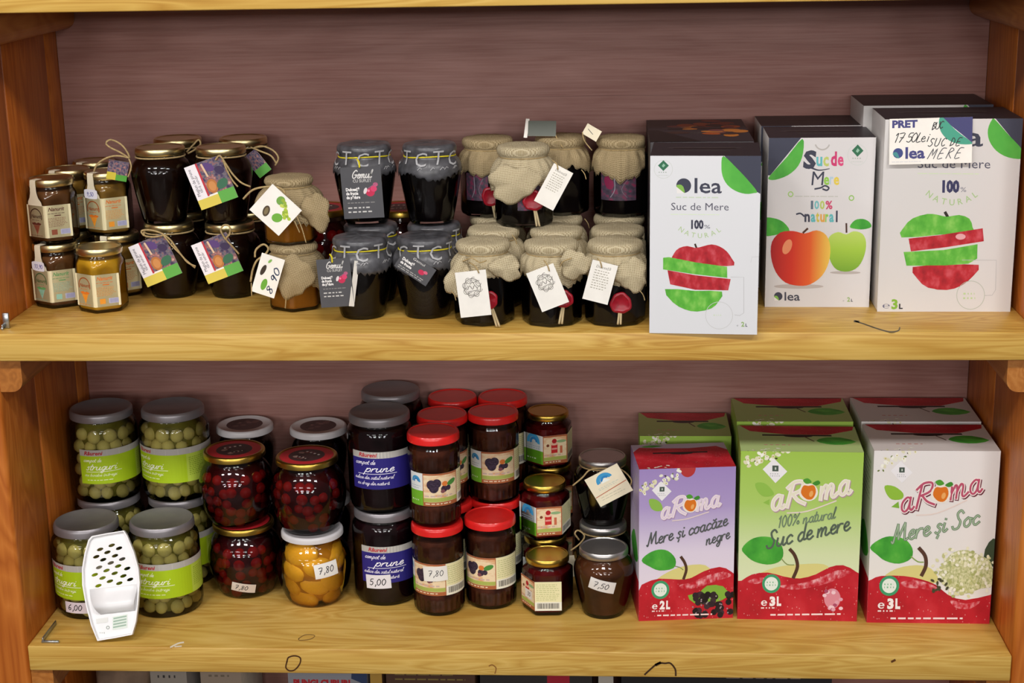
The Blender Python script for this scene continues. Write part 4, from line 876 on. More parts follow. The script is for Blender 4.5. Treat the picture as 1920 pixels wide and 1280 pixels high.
def flap(o, px, py, rx, ry, rot, Y, mat, seed):                # a loose corner of the cloth folded outwards
    rd = random.Random(seed); vs, uv, fs = [], [], []; n = 36; k_ = (Y + 1.9) / 2990 * 1.02; c = at(px, py, Y) - o.location; cr, sr = math.cos(rot), math.sin(rot)
    for j, f in enumerate((.02, .3, .6, .85, 1)):
        for k in range(n):
            t = 2 * PI * k / n; w = f * (1 + .13 * math.sin(3 * t + seed) + .06 * math.sin(7 * t + seed) + (rd.uniform(-.05, .04) if f == 1 else 0)); a, b = rx * k_ * w * math.cos(t), ry * k_ * w * math.sin(t)
            vs.append((c.x + a * cr - b * sr, c.y + .005 * f * f - .001 + .0022 * math.sin(4 * t + seed) * f * f, c.z + a * sr + b * cr)); uv.append((a * 50, b * 50))
    for j in range(4): fs += [(j * n + k, j * n + (k + 1) % n, (j + 1) * n + (k + 1) % n, (j + 1) * n + k) for k in range(n)]
    fs.append(tuple(range(n))[::-1]); q = obj('cloth_flap', mesh('cloth_flap', vs, fs, mat, None, 180, uv), o); md = q.modifiers.new('thickness', 'SOLIDIFY'); md.thickness = .0007
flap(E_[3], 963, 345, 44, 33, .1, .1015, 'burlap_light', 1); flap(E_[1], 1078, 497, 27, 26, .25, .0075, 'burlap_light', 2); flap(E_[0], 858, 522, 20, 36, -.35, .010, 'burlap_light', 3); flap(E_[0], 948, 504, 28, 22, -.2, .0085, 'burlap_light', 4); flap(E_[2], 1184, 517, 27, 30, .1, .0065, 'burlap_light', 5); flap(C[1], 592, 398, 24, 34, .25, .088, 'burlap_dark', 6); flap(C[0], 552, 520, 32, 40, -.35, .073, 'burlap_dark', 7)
def seal(o, px, py, r=.0115, tail=None):
    Y = o.location.y - .0372; c = at(px, py, Y) - o.location; vs, fs = [], []; n = 28
    for rr, d in ((1, .0), (1.0, .0016), (.93, .0026), (.78, .0028), (.74, .0021), (.02, .0021)):
        for k in range(n):
            t = 2 * PI * k / n; q = rr * r * (1 + .05 * math.sin(3 * t + px) + .03 * math.sin(7 * t)); vs.append((c.x + q * math.sin(t), c.y - d, c.z + q * math.cos(t)))
    for i in range(5): fs += [(i * n + k, i * n + (k + 1) % n, (i + 1) * n + (k + 1) % n, (i + 1) * n + k) for k in range(n)]
    fs.append(tuple(range(5 * n, 6 * n))); w = obj('wax_seal', mesh('wax_seal', vs, fs, 'wax_red', None, 60), o); w['label'] = 'round red wax seal'
    if tail:
        for dx in (-2.2, 2.2):
            P = [at(px + dx * .4, py + 2, Y + .0003) - o.location, at((px + tail[0]) / 2 + dx * .8, (py + tail[1]) / 2, Y - .001) - o.location, at(tail[0] + dx * 1.2, tail[1], Y - .0012) - o.location]
            obj('seal_cord', mesh('seal_cord', *tube(P, .0013, 6, 4), 'ribbon', None, 180), o)
seal(E_[0], 917, 562, .0105, (934, 612)); seal(E_[1], 1058, 560, .0105, (1051, 607)); seal(E_[2], 1164, 568, .0125, (1161, 608)); seal(E_[3], 1000, 376, .0125, (1009, 424)); seal(E_[4], 921, 368, .012, (931, 408))
for o, ph, w in ((E_[6], -.15, 46), (E_[4], -.35, 30), (E_[3], .25, 30)):
    a = Art(w, 34); a.bg('seal_label'); a.ell(w * .25, 22, 6, 9, '#7a1f44', rot=.4) if w > 40 else None; a.stroke([(w * .3, 4), (w * .42, 14), (w * .4, 30)], 1, '#8a8490', sm=3); a.stroke([(w * .75, 4), (w * .6, 14), (w * .8, 28)], .8, '#6a6470', sm=3)
    a.build('label', o, cyl_map(lambda z: .0362, w, .022, ph), strip=3, base=.2)
def tag_logo(a):
    g = '#6f6a62'; a.ring(50, 50, 28, 2.2, g, n=24); a.ring(50, 50, 23, 1.4, g, 20, 340, n=24)
    for k in range(8): t = k * PI / 4 + .3; a.ring(50 + 24 * math.cos(t), 50 + 24 * math.sin(t), 9, 1.6, g, 0, 300, 12)
    a.stroke([(34, 56), (42, 44), (50, 56), (58, 44), (66, 56)], 2.2, g, sm=3); a.stroke([(36, 62), (64, 60)], 1.8, g); a.stroke([(44, 40), (52, 34), (58, 42)], 2, g, sm=3)
def tag_text(a): a.text('Dulceață', 20, 24, 10, '#7a756a', w=56, shear=.2); a.lines(18, 84, [34 + 9.5 * k for k in range(8)], 3.0, '#a29c8c', 12)
tag_px(E_[0], ((856, 511), (913, 505), (919, 590), (861, 596)), (.003, .003, .0035, .0035), tag_logo, frame=(100, 140), label='white card tag with a round line-drawn logo'); tag_px(E_[1], ((987, 511), (1037, 495), (1067, 564), (1016, 587)), .0008, tag_logo, frame=(100, 140)); tag_px(E_[2], ((1117, 490), (1160, 497), (1138, 573), (1086, 556)), .0008, tag_text, frame=(100, 150), label='white card tag printed with small text')
tag_px(E_[3], ((1041, 308), (1075, 324), (1037, 396), (999, 374)), .0965, tag_text, frame=(100, 170)); 
tag_px(E_[5], ((998, 224), (1038, 229), (1047, 253), (982, 257)), (.206, .204, .196, .197), lambda a: a.bg('#5d625a'), 'paper_cream', label='curled dark grey-green tag'); tag_px(E_[6], ((1104, 232), (1130, 248), (1116, 264), (1089, 249)), (.184, .183, .181, .181), lambda a: a.stroke([(20, 40), (60, 60)], 6, '#6f6a62'), 'paper_cream')
tag_px(E_[5], ((993, 224), (998, 224), (983, 257), (975, 256)), (.2065, .206, .197, .1975), None, 'paper_white', name='tag_fold')
px_tube(E_[5], [(1040, 250, .200), (1046, 262, .192), (1056, 278, .187)], 0, .0008, 'twine', 'twine_end'); px_tube(E_[6], [(1092, 248, .1815), (1096, 264, .181), (1110, 282, .181)], 0, .0008, 'twine', 'twine_end')
for o, pts in ((E_[0], [(880, 492, .012), (892, 500, .004), (898, 512, .002)]), (E_[1], [(1020, 488, .006), (1026, 496, .0005), (1030, 508, -.0002)]), (E_[2], [(1120, 484, .006), (1126, 492, .0005), (1128, 502, -.0002)]), (E_[3], [(1035, 300, .104), (1044, 308, .097), (1046, 318, .0955)]), (E_[1], [(1050, 500, .004), (1056, 490, .002), (1072, 484, .004)]), (E_[0], [(868, 490, .010), (884, 484, .006), (900, 492, .004), (912, 488, .006)])): px_tube(o, pts, 0, .0008, 'twine', 'twine_end')
rd = random.Random(5)
for o, x, y, Y in ((E_[1], 960, 440, .020), (E_[5], 1096, 410, .170), (E_[3], 1090, 318, .110), (E_[2], 1200, 545, .006), (E_[0], 846, 545, .010)):
    px_tube(o, [(x, y, Y), (x + 6, y + 8, Y), (x + 9, y + 18, Y)], 0, .0006, 'twine', 'loose_thread')
# ================================================================== JUICE BOXES
plain('carton_white', '#d2cfcd', .5, 0, .015); plain('carton_dark', '#2b2428', .5, 0, .08); plain('carton_green', '#a8b878', .5, 0, .05); plain('carton_cream', '#d8cfc0', .5, 0, .04)
def apple_skin(nt, uv, s):
    n = nd(nt, 'ShaderNodeTexNoise', Scale=3.2, Detail=5.0); v = nd(nt, 'ShaderNodeTexVoronoi', Scale=34.0)
    for q in (n, v): nt.links.new(uv, q.inputs['Vector'])
    base = ramp(nt, n.outputs['Fac'], [(.25, '#96101e'), (.5, '#bb1a2a'), (.68, '#cc3540'), (.85, '#dd8088')])
    dots = ramp(nt, v.outputs['Distance'], [(.06, '#ffffff'), (.17, '#000000')]); mx = nd(nt, 'ShaderNodeMix', data_type='RGBA'); mm = nd(nt, 'ShaderNodeMath', operation='MULTIPLY'); mm.inputs[1].default_value = .55
    nt.links.new(dots, mm.inputs[0]); nt.links.new(mm.outputs[0], mx.inputs[0]); nt.links.new(base, mx.inputs[6]); mx.inputs[7].default_value = lin('#f0b8b8'); return mx.outputs[2]
uvmat('apple_skin', apple_skin)
mottled('leaf_print', [(.3, '#2f8a2c'), (.55, '#4aa838'), (.75, '#6fc04c')], 6); mottled('slice_red', [(.25, '#8c1420'), (.5, '#b2212c'), (.75, '#c8505a')], 16); mottled('slice_green', [(.25, '#459a2c'), (.5, '#5fb13c'), (.75, '#8cc85c')], 14)
mottled('corner_green', [(.3, '#3f9a34'), (.7, '#5cb446')], 5); mottled('elder', [(.3, '#8f9a5a'), (.5, '#c4c692'), (.7, '#e0deb8')], 60)
vgrad('lilac_bg', [(0, '#e6dfe8'), (.45, '#dcd2e4'), (.75, '#ab98c8'), (1, '#9c86be')]); vgrad('green_bg', [(0, '#dfe6cc'), (.4, '#d2dfae'), (.7, '#aacb66'), (1, '#9cc04c')]); vgrad('white_bg', [(0, '#e8e6e0'), (1, '#e2dedc')])
uvmat('two_tone_apple', lambda nt, uv, s: ramp(nt, s.outputs['X'], [(.02, '#a01820'), (.25, '#c8301c'), (.42, '#d85a24'), (.62, '#e2c050'), (.8, '#d8cc70')]))
uvmat('green_apple', lambda nt, uv, s: ramp(nt, s.outputs['Y'], [(.2, '#6a9a2c'), (.35, '#9cc040'), (.45, '#b4cc60')]))
def carton(label, x, y, w, d, h, yaw, front=None, top=None, side=None, mat='carton_white', name='juice_box', z=0, group=None):
    """x, y: middle of the front bottom edge"""
    c, s = math.cos(yaw), math.sin(yaw); t = thing(name, label, 'box', (x - s * d / 2, y + c * d / 2, z), yaw, group)
    obj('carton', bevel_mesh('carton', box(-w / 2, w / 2, -d / 2, d / 2, .0003, h), mat, .0011, 2), t)
    W, D, H = w * 1000, d * 1000, h * 1000
    if front: front(W, H).build('front_print', t, flat_map((-w / 2, -d / 2, 0), (1, 0, 0), (0, 0, 1), (0, -1, 0)))
    if top: top(W, D).build('top_print', t, flat_map((-w / 2, -d / 2, h), (1, 0, 0), (0, 1, 0), (0, 0, 1)))
    if side:
        for sx in (-1, 1): side(D, H).build('side_print', t, flat_map((sx * w / 2, -sx * -d / 2 if sx < 0 else -d / 2, 0), (0, sx, 0), (0, 0, 1), (sx, 0, 0)) if sx > 0 else flat_map((-w / 2, d / 2, 0), (0, -1, 0), (0, 0, 1), (-1, 0, 0)))
    return t
NV, GR = '#3a3c4c', '#a9c28a'
def badge(a, cx, cy, r):
    a.ring(cx, cy, r, r * .05, '#c4c8c4'); h = r * .58; cy -= r * .4
    a.poly([(cx, cy - h), (cx + h, cy), (cx, cy + h), (cx - h, cy)], '#2f6a4c'); a.poly([(cx - h * .3, cy + h * .1), (cx, cy - h * .4), (cx + h * .35, cy - h * .05), (cx, cy + h * .35)], '#8fb8a0'); a.lines(cx - r * .5, cx + r * .5, [cy + r * .72], r * .1, '#9aa69c', 3); a.lines(cx - r * .6, cx + r * .6, [cy + r * 1.05], r * .05, '#b4bcb4', 4)
def olea_logo(a, ox, oy, r, x0, x1, base, hh):
    a.ell(ox, oy, r, r, NV, 32); a.poly([(ox - r * 1.02, oy + r * .05), (ox - r * .5, oy - r * .15), (ox - r * .05, oy + r * .15), (ox + r * .15, oy + r * 1.0), (ox - r * .3, oy + r * .75)], '#7fb24c', 2); a.poly([(ox - r * 1.02, oy + r * .12), (ox + r * .1, oy + r * 1.02), (ox - r * .9, oy + r * 1.05)], '#e2dfdc')
    a.text('lea', x0, base, hh, NV, w=x1 - x0, bold=.012)
def slab(a, txt, x0, x1, y, h, col, bold=.005): a.text(txt, x0, y, h, col, w=x1 - x0, bold=bold)
def olea_front(W, H):
    a = Art(W, H, ((72, 302), (628, 298), (605, 1192), (75, 1187))); a.bg('#d6d7da')
    a.poly([(440, 296), (632, 292), (630, 494), (600, 478)], NV); a.poly([(438, 300), (428, 350), (434, 402), (458, 446), (498, 476), (548, 491), (590, 487), (606, 478), (560, 420), (500, 356)], 'corner_green', 3); badge(a, 138, 370, 47)
    olea_logo(a, 240, 452, 37, 294, 430, 488, 74); a.lines(202, 430, [511], 6, '#c4d0bc', 3); slab(a, 'Suc de Mere', 178, 465, 575, 36, '#565664'); a.lines(175, 465, [597], 3, '#cfe0bc', 5)
    a.text('100', 278, 667, 40, '#3c3c4c', w=62, bold=.05); a.text('%', 343, 667, 18, '#5c5c6c', w=30); a.arc_text('NATURAL', 322, 545, 170, -36, 36, 24, GR)
    a.stroke([(298, 746), (306, 766)], 9, '#3a2a20'); a.poly([(188, 832), (195, 790), (220, 765), (260, 755), (300, 764), (340, 755), (380, 746), (420, 756), (455, 780), (480, 815), (492, 850), (400, 852), (300, 840)], 'slice_red', 2)
    a.poly([(140, 814), (170, 811), (300, 836), (457, 857), (458, 912), (300, 896), (140, 872)], 'slice_green'); a.poly([(162, 876), (300, 900), (475, 918), (463, 974), (300, 972), (176, 946)], 'slice_red'); a.poly([(150, 970), (300, 978), (432, 980), (415, 1030), (380, 1064), (310, 1080), (250, 1070), (190, 1036)], 'slice_green', 2)
    a.ring(418, 1098, 68, 2.5, '#c4c4c4'); a.stroke([(475, 908), (540, 908), (540, 1085), (520, 1098), (495, 1095)], 2.5, '#b8b8ba'); a.stroke([(575, 835), (580, 808), (625, 804)], 2.5, '#c8c8ca'); a.lines(390, 440, [1097], 5, '#c8d8b8', 2); a.text('℮', 505, 1152, 10, '#6a6a70'); a.text('2', 527, 1152, 22, '#8fae6a', bold=.03); a.text('L', 548, 1152, 14, NV, bold=.03)
    return a
def dark_top(W, D, fruit=False):
    a = Art(W, D); a.bg('#2c282e'); a.rect(W * .2, D * .52, W * .78, D * .58, '#0c0a0c'); a.stroke([(W * .15, D * .6), (W * .82, D * .62)], 1, '#7a6e6a'); a.lines(W * .3, W * .75, [D * .38], 1.2, '#54624c', 4)
    if fruit:
        rd = random.Random(6)
        for k in range(26): a.ell(W * rd.uniform(.25, .97), D * rd.uniform(.25, .95), W * rd.uniform(.05, .13), D * rd.uniform(.03, .07), rd.choice(('#8a3a1c', '#a8501c', '#6a2a24', '#3a2420', '#c0742c', '#4a4440', '#7a4440')), 14, rd.uniform(-.5, .2))
        a.poly([(0, 0), (W * .5, 0), (W * .1, D * .5), (0, D * .5)], '#100e10')
    return a
def kids_front(W, H):
    a = Art(W, H, ((672, 212), (1200, 205), (1192, 1055), (640, 1055))); a.bg('#d0cdcd')
    a.poly([(660, 208), (832, 208), (676, 388), (640, 388)], NV); a.poly([(836, 214), (840, 280), (816, 342), (766, 386), (702, 409), (668, 406), (680, 384), (760, 300)], 'corner_green', 3)
    a.ring(935, 228, 40, 7, '#b0aca8', 20, 160); badge(a, 1110, 288, 50)
    a.text('S', 838, 350, 76, NV, w=64, bold=.05, shear=.1); a.stroke([(880, 350), (920, 362), (972, 354)], 9, NV, sm=4, taper=True); a.text('u', 906, 340, 60, '#5fb0b4', w=30, bold=.03); a.text('c', 940, 340, 60, '#b8c26a', w=28, bold=.03); a.text('d', 978, 338, 62, '#c4386c', w=30, bold=.04); a.text('e', 1012, 338, 60, '#d04a7a', w=30, bold=.03)
    a.text('M', 882, 434, 66, NV, w=58, bold=.015, shear=.1); a.stroke([(900, 452), (930, 446), (950, 436), (970, 446), (960, 458), (940, 452)], 8, NV, sm=4); a.text('e', 944, 430, 52, '#8cc04a', w=28, bold=.03); a.text('r', 974, 428, 52, '#a8c0d0', w=18, bold=.02); a.text('e', 994, 430, 52, '#d8c04a', w=28, bold=.03)
    a.ring(778, 478, 14, 5, '#9cc468'); a.ring(1085, 495, 14, 5, '#8cbc58'); a.lines(800, 1070, [488], 4, '#b8b8b0', 6)
    for ch, x, c in (('1', 880, '#5c6c7c'), ('0', 898, '#6fb4b8'), ('0', 926, '#b0c060'), ('%', 954, '#c4486c')): a.text(ch, x, 549, 38, c, w=36 if ch == '%' else (12 if ch == '1' else 24), bold=.03)
    a.stroke([(808, 576), (828, 572), (846, 586)], 8, NV, sm=3)
    for ch, x, c, w in (('n', 848, NV, 28), ('a', 880, '#5fb0b4', 24), ('t', 906, '#c8b84a', 18), ('u', 928, '#d8a04a', 24), ('r', 954, '#8cc04a', 16), ('a', 974, '#5fb0b4', 24), ('l', 1008, NV, 9)): a.text(ch, x, 612, 52, c, w=w, bold=.035)
    a.poly([(640, 600), (690, 596), (740, 615), (772, 660), (720, 676), (640, 682)], 'leaf_print', 3); a.poly([(1080, 638), (1105, 605), (1145, 598), (1178, 612), (1190, 638), (1150, 650), (1110, 648)], 'leaf_print', 3); a.stroke([(1062, 622), (1064, 665)], 9, '#4a3026')
    a.ell(1062, 872, 80, 8, '#b0a8a4'); a.poly([(1062, 676), (1100, 660), (1145, 672), (1166, 715), (1160, 780), (1130, 840), (1080, 866), (1020, 858), (985, 815), (970, 750), (975, 690), (1020, 664)], 'green_apple', 3)
    a.ell(820, 945, 130, 12, '#b4aca8'); a.poly([(850, 672), (910, 656), (960, 680), (982, 740), (975, 820), (940, 890), (880, 934), (820, 942), (750, 925), (700, 870), (676, 790), (682, 715), (725, 668), (790, 660)], 'two_tone_apple', 3); a.ell(760, 740, 22, 40, '#e08a60', rot=.4); a.stroke([(842, 668), (864, 648)], 10, '#4a2a1a')
    olea_logo(a, 712, 998, 22, 745, 826, 1020, 44); a.text('℮', 1053, 1025, 9, '#6a6a70'); a.text('2', 1075, 1025, 22, '#8fae6a', bold=.03); a.text('L', 1096, 1025, 14, NV, bold=.03); return a
def olea3_front(W, H):
    a = Art(W, H, ((180, 190), (836, 178), (797, 1088), (160, 1088))); a.bg('#d0cdcb')
    a.poly([(700, 176), (840, 172), (838, 332), (825, 320)], NV); a.poly([(686, 186), (668, 232), (676, 284), (712, 332), (770, 362), (838, 366), (836, 326), (770, 258), (702, 186)], 'corner_green', 3)
    olea_logo(a, 370, 272, 44, 430, 646, 310, 90); slab(a, 'Suc de Mere', 338, 684, 414, 42, '#4a4a5c', .008); a.lines(338, 684, [440], 4, '#c8d8b4', 5)
    a.text('100', 457, 525, 50, '#37375a', w=82, bold=.06); a.text('%', 544, 525, 22, '#6c6c7c', w=28); a.arc_text('NATURAL', 505, 398, 190, -38, 38, 28, '#a4c088', .01)
    a.stroke([(474, 622), (486, 642)], 14, '#2c2420'); a.poly([(268, 740), (280, 690), (320, 650), (390, 629), (440, 633), (483, 642), (540, 633), (590, 650), (606, 690), (600, 715), (450, 726)], 'slice_green', 2); a.poly([(302, 745), (450, 728), (655, 695), (662, 756), (480, 785), (315, 805)], 'slice_red'); a.ell(550, 735, 24, 14, '#dca0a4')
    a.poly([(280, 808), (470, 798), (632, 770), (632, 838), (590, 862), (460, 872), (295, 872)], 'slice_green'); a.poly([(325, 878), (480, 870), (640, 867), (615, 920), (560, 965), (490, 986), (400, 975), (350, 935)], 'slice_red', 2); a.ell(380, 985, 60, 8, '#cfccca')
    a.ring(605, 1010, 68, 2.5, '#a8b0a0', 0, 360); a.stroke([(560, 845), (724, 845), (724, 985), (708, 1010), (672, 1012)], 2.5, '#b0b0b0'); a.lines(570, 640, [1003, 1024], 8, '#b4cc94', 2); a.text('℮', 186, 1072, 26, '#6a6a80', w=34); a.text('3', 228, 1074, 42, '#7fae3a', w=30, bold=.04); a.text('L', 264, 1074, 22, '#2c2c34', w=18, bold=.04); return a
z = ZU
carton('white apple juice box with a sliced apple, at the front edge of the shelf', .2265, -.013, .121, .098, .2025, -.066, olea_front, dark_top, None, z=z, group='white apple juice boxes')
carton('dark-topped juice box with fruit printed on its lid, behind the sliced apple box', .229, .1, .121, .19, .2015, 0, None, lambda W, D: dark_top(W, D, True), None, 'carton_dark', z=z, group='white apple juice boxes')
carton('white juice box with colourful lettering, one red and one green apple', .369, .108, .1235, .094, .2035, -.02, kids_front, dark_top, None, z=z, group='white apple juice boxes')
carton('dark-topped juice box behind the one with colourful lettering', .369, .2085, .123, .094, .2035, 0, kids_front, dark_top, None, z=z, group='white apple juice boxes')
F4 = carton('large white three litre apple juice box carrying a price card', .514, .084, .1545, .103, .227, -.013, olea3_front, dark_top, None, z=z, group='white apple juice boxes')
carton('large white juice box behind the one with the price card', .506, .194, .1545, .108, .229, 0, olea3_front, dark_top, None, z=z, group='white apple juice boxes')
# price card stuck on the big box
pc = thing('price_card', 'white handwritten price card on the large apple juice box', 'price card', (.478, .0815, ZU + .178))
def price_art(a):
    a.text('PRET', 8, 26, 20, '#3c3c78', w=75, bold=.05); a.poly([(150, -2), (245, -2), (245, 76)], '#3a3a6c'); a.poly([(148, 0), (146, 22), (156, 48), (180, 70), (212, 80), (245, 80), (240, 72), (196, 38), (158, 0)], '#3f9a80', 3)
    a.hand('17 50Lei', 8, 70, 27, '#2c2c2c', wd_=2.6, adv=.52, slant=.3); a.hand('BUC', 122, 36, 20, '#26262a', wd_=2.6, adv=.55, slant=.4, rot=8); a.hand('SUC DE', 112, 84, 23, '#26262a', wd_=2.6, adv=.78, slant=.35)
    a.ell(26, 102, 15, 15, '#34407c'); a.poly([(10, 104), (20, 98), (27, 106), (29, 118)], '#3f8a8a', 2); a.text('lea', 48, 118, 32, '#3c3c78', w=58, bold=.03); a.hand('MERE', 112, 121, 30, '#3c3c44', wd_=2.4, adv=.85, slant=.45); a.lines(8, 100, [128], 1.5, '#c8c8d0', 3)
tag_px(pc, ((1667, 223), (1822, 219), (1824, 305), (1668, 309)), (.0835, .0815, .0765, .0785), price_art, name='card', frame=(245, 136))

# --- aroma boxes (lower shelf)
def flowers(a, x0, y0, x1, y1, n, s, seed=1):
    rd = random.Random(seed)
    for k in range(n // 3): t = rd.random(); a.ell(x0 + (x1 - x0) * t + rd.uniform(-s, s), y0 + (y1 - y0) * t + rd.uniform(-s, s) * 2, s * .5, s * .3, rd.choice(('#4a4a2a', '#3a3020', '#6a7a3a')), 8, rd.random() * 3)
    for k in range(n):
        t = rd.random(); cx, cy = x0 + (x1 - x0) * t + rd.uniform(-s, s), y0 + (y1 - y0) * t + rd.uniform(-s, s) * 2
        a.ell(cx, cy, s * .8, s * .55, rd.choice(('#efeee2', '#e6e4d0', '#dcd8b8')), 10, rd.random() * 3)
        if k % 3 == 0: a.ell(cx, cy, s * .25, s * .25, '#b8a850', 8)
def aroma_logo(a, x0, y0, x1, rise, h, c1, c2, ox, oy, r):
    w = x1 - x0; rot = math.degrees(math.atan2(rise, w))
    for col, dx, dy, b in ((c2, h * .04, h * .05, .2), ('#efe4e0', 0, 0, .19), (c1, 0, 0, .1)):
        a.script('a', x0 + dx, y0 + dy, h * 1.25, col, w=w * .2, wd_=b * .8, rot=rot); a.script('R', x0 + w * .17 + dx, y0 - rise * .17 + dy, h * 1.08, col, w=w * .3, wd_=b, rot=rot); a.script('ma', x0 + w * .6 + dx, y0 - rise * .6 + dy, h * 1.25, col, w=w * .42, wd_=b * .8, rot=rot)
    a.stroke([(x0 + w * .2, y0 + h * .1), (x0 + w * .45, y0 + h * .0), (x0 + w * .8, y0 - rise * .8 + h * .22)], h * .06, '#e4d4cc', sm=4)
    a.ell(ox, oy, r * 1.22, r * 1.12, '#ece4d8', 24); a.poly([(ox, oy - r * .8), (ox + r * .7, oy - r * .85), (ox + r * .95, oy), (ox + r * .5, oy + r * .85), (ox - r * .3, oy + r * .85), (ox - r * .95, oy + r * .1), (ox - r * .65, oy - r * .8)], '#d8741c', 3); a.ell(ox + r * .35, oy + r * .2, r * .25, r * .4, '#e8a860', rot=.3)
    a.poly([(ox - r * .7, oy - r * 1.5), (ox - r * .1, oy - r * 1.75), (ox + r * .4, oy - r * 1.3), (ox, oy - r * 1.05), (ox - r * .4, oy - r * 1.1)], '#4f9a30', 3); a.poly([(ox + r * .5, oy - r * 1.1), (ox + r * 1.2, oy - r * 1.5), (ox + r * 1.5, oy - r * 1.15), (ox + r * 1.0, oy - r * .85)], '#3f8a2c', 3)
def stk(a, cx, cy, r, rot=.0):
    a.poly([(cx - r * .1, cy - r), (cx + r, cy + r * .05), (cx + r * .05, cy + r), (cx - r, cy - r * .1)], '#eae8ea'); a.rect(cx - r * .22, cy - r * .42, cx + r * .28, cy + r * .05, '#45544a'); a.rect(cx - r * .02, cy - r * .28, cx + r * .1, cy - r * .08, '#c8d0c8'); a.lines(cx - r * .4, cx + r * .4, [cy + r * .25, cy + r * .42], r * .08, '#b4b4b8', 3)
def seal_ring(a, cx, cy, r): a.ell(cx, cy, r, r, '#e4eee4'); a.ring(cx, cy, r, r * .28, '#3f9a6a'); a.lines(cx - r * .5, cx + r * .5, [cy - r * .15, cy + r * .15], r * .16, '#7fbc94', 3)
def litre(a, x, y, h, num):
    a.text('℮', x, y, h * .75, '#f0e4e4', w=h * .75, bold=.03); a.text(num, x + h * 1.05, y, h, '#f4ecec', w=h * .72, bold=.06); a.text('L', x + h * 1.95, y, h, '#f4ecec', w=h * .55, bold=.06); a.lines(x, x + h * 2.5, [y + h * .3], h * .16, '#f0dcdc', 2)
def script(a, t, x0, y0, x1, rise, h, col, bold=.02): a.script(t, x0, y0, h * 1.1, col, w=math.hypot(x1 - x0, rise), wd_=.1 + bold, rot=math.degrees(math.atan2(rise, x1 - x0)))
mottled('apple_shine', [(.38, '#bb1a2a'), (.52, '#cf5a64'), (.68, '#e6a8ac')], 26)
def apple_base(a, pts, ypts, sh=()):
    a.poly(ypts, '#d8d084', 3); a.poly(pts, 'apple_skin', 2)
    for q in sh: a.poly(q, 'apple_shine', 3)
def lilac_front(W, H):
    a = Art(W, H, ((80, 418), (572, 416), (572, 1165), (104, 1170))); a.bg('lilac_bg')
    a.ell(328, 418, 40, 46, '#b03434', 28); flowers(a, 90, 520, 285, 440, 34, 13, 3); stk(a, 198, 530, 50); a.poly([(135, 572), (165, 570), (195, 590), (205, 625), (172, 630), (145, 612)], '#8cb84c', 3)
    apple_base(a, [(100, 1020), (130, 985), (200, 965), (300, 972), (360, 965), (420, 935), (500, 915), (560, 940), (600, 1000), (600, 1200), (60, 1200)], [(180, 985), (240, 935), (330, 905), (430, 905), (460, 960), (330, 990)], [[(300, 1000), (370, 985), (440, 955), (520, 940), (560, 960), (480, 985), (400, 1010), (330, 1020)]])
    a.poly([(108, 875), (140, 840), (190, 822), (240, 830), (278, 870), (270, 915), (200, 925), (150, 905)], 'leaf_print', 3); a.stroke([(276, 906), (300, 912), (318, 925)], 4, '#7a8a4a', sm=3); a.stroke([(306, 862), (325, 890), (334, 925), (322, 968)], 14, '#4f3424', sm=4)
    aroma_logo(a, 196, 672, 500, 62, 82, '#e0d0e0', '#a88cb4', 345, 606, 32); script(a, 'Mere și coacăze', 130, 806, 545, 100, 56, '#565a5a', .018); script(a, 'negre', 430, 806, 556, 34, 50, '#565a5a', .018)
    seal_ring(a, 207, 1020, 45); rd = random.Random(8)
    a.poly([(345, 1050), (400, 1040), (440, 1005), (520, 1010), (545, 1060), (470, 1090), (380, 1090)], '#7fae3c', 2)
    for k in range(46): a.ell(rd.uniform(360, 570), rd.uniform(1045, 1150), 15, 15, rd.choice(('#1c1418', '#2a1c24', '#3a2830', '#120c10')), 12); 
    for k in range(16): a.ell(rd.uniform(370, 560), rd.uniform(1055, 1140), 4, 4, '#9a8a94', 8)
    litre(a, 168, 1112, 36, '2'); a.lines(195, 485, [1144], 7, '#f0d8d8', 4); return a
def green_front(W, H):
    a = Art(W, H, ((598, 345), (1225, 340), (1190, 1190), (592, 1170))); a.bg('green_bg'); flowers(a, 620, 400, 825, 335, 32, 15, 5); stk(a, 770, 440, 62); a.poly([(672, 505), (715, 502), (750, 530), (765, 560), (718, 570), (685, 545)], '#8fbc4c', 3); a.poly([(712, 600), (745, 582), (742, 612)], '#8fbc4c')
    apple_base(a, [(560, 1010), (610, 985), (660, 955), (740, 945), (820, 965), (900, 975), (980, 955), (1050, 920), (1120, 910), (1190, 945), (1240, 1000), (1240, 1220), (560, 1220)], [(700, 960), (780, 920), (900, 905), (1020, 905), (1040, 940), (900, 985)], [[(800, 1010), (900, 1000), (1000, 972), (1090, 935), (1160, 945), (1080, 985), (980, 1015), (860, 1030)], [(640, 990), (690, 970), (730, 975), (690, 1000)]])
    a.poly([(610, 828), (650, 785), (705, 768), (765, 776), (808, 815), (815, 865), (790, 895), (735, 906), (670, 890), (630, 860)], 'leaf_print', 3); a.stroke([(808, 878), (835, 905), (870, 908)], 5, '#8a9a5a', sm=3); a.stroke([(850, 832), (874, 862), (888, 915), (868, 970)], 17, '#4f3424', sm=4)
    aroma_logo(a, 750, 640, 1165, 95, 105, '#e4e0c8', '#b49a9a', 940, 545, 40); script(a, '100% natural', 785, 725, 1085, 52, 50, '#71866a', .018); script(a, 'Suc de mere', 728, 830, 1165, 100, 76, '#566456', .02)
    seal_ring(a, 758, 1000, 46); a.ell(1065, 1075, 42, 50, '#d88a98'); rd = random.Random(2)
    for k in range(14): a.ell(1065 + rd.uniform(-48, 48), 1075 + rd.uniform(-55, 55), 11, 9, rd.choice(('#ecc8d0', '#dca0b0', '#a84a68')), 9)
    litre(a, 708, 1106, 40, '3'); a.lines(755, 1130, [1152], 8, '#f0d8d8', 4); return a
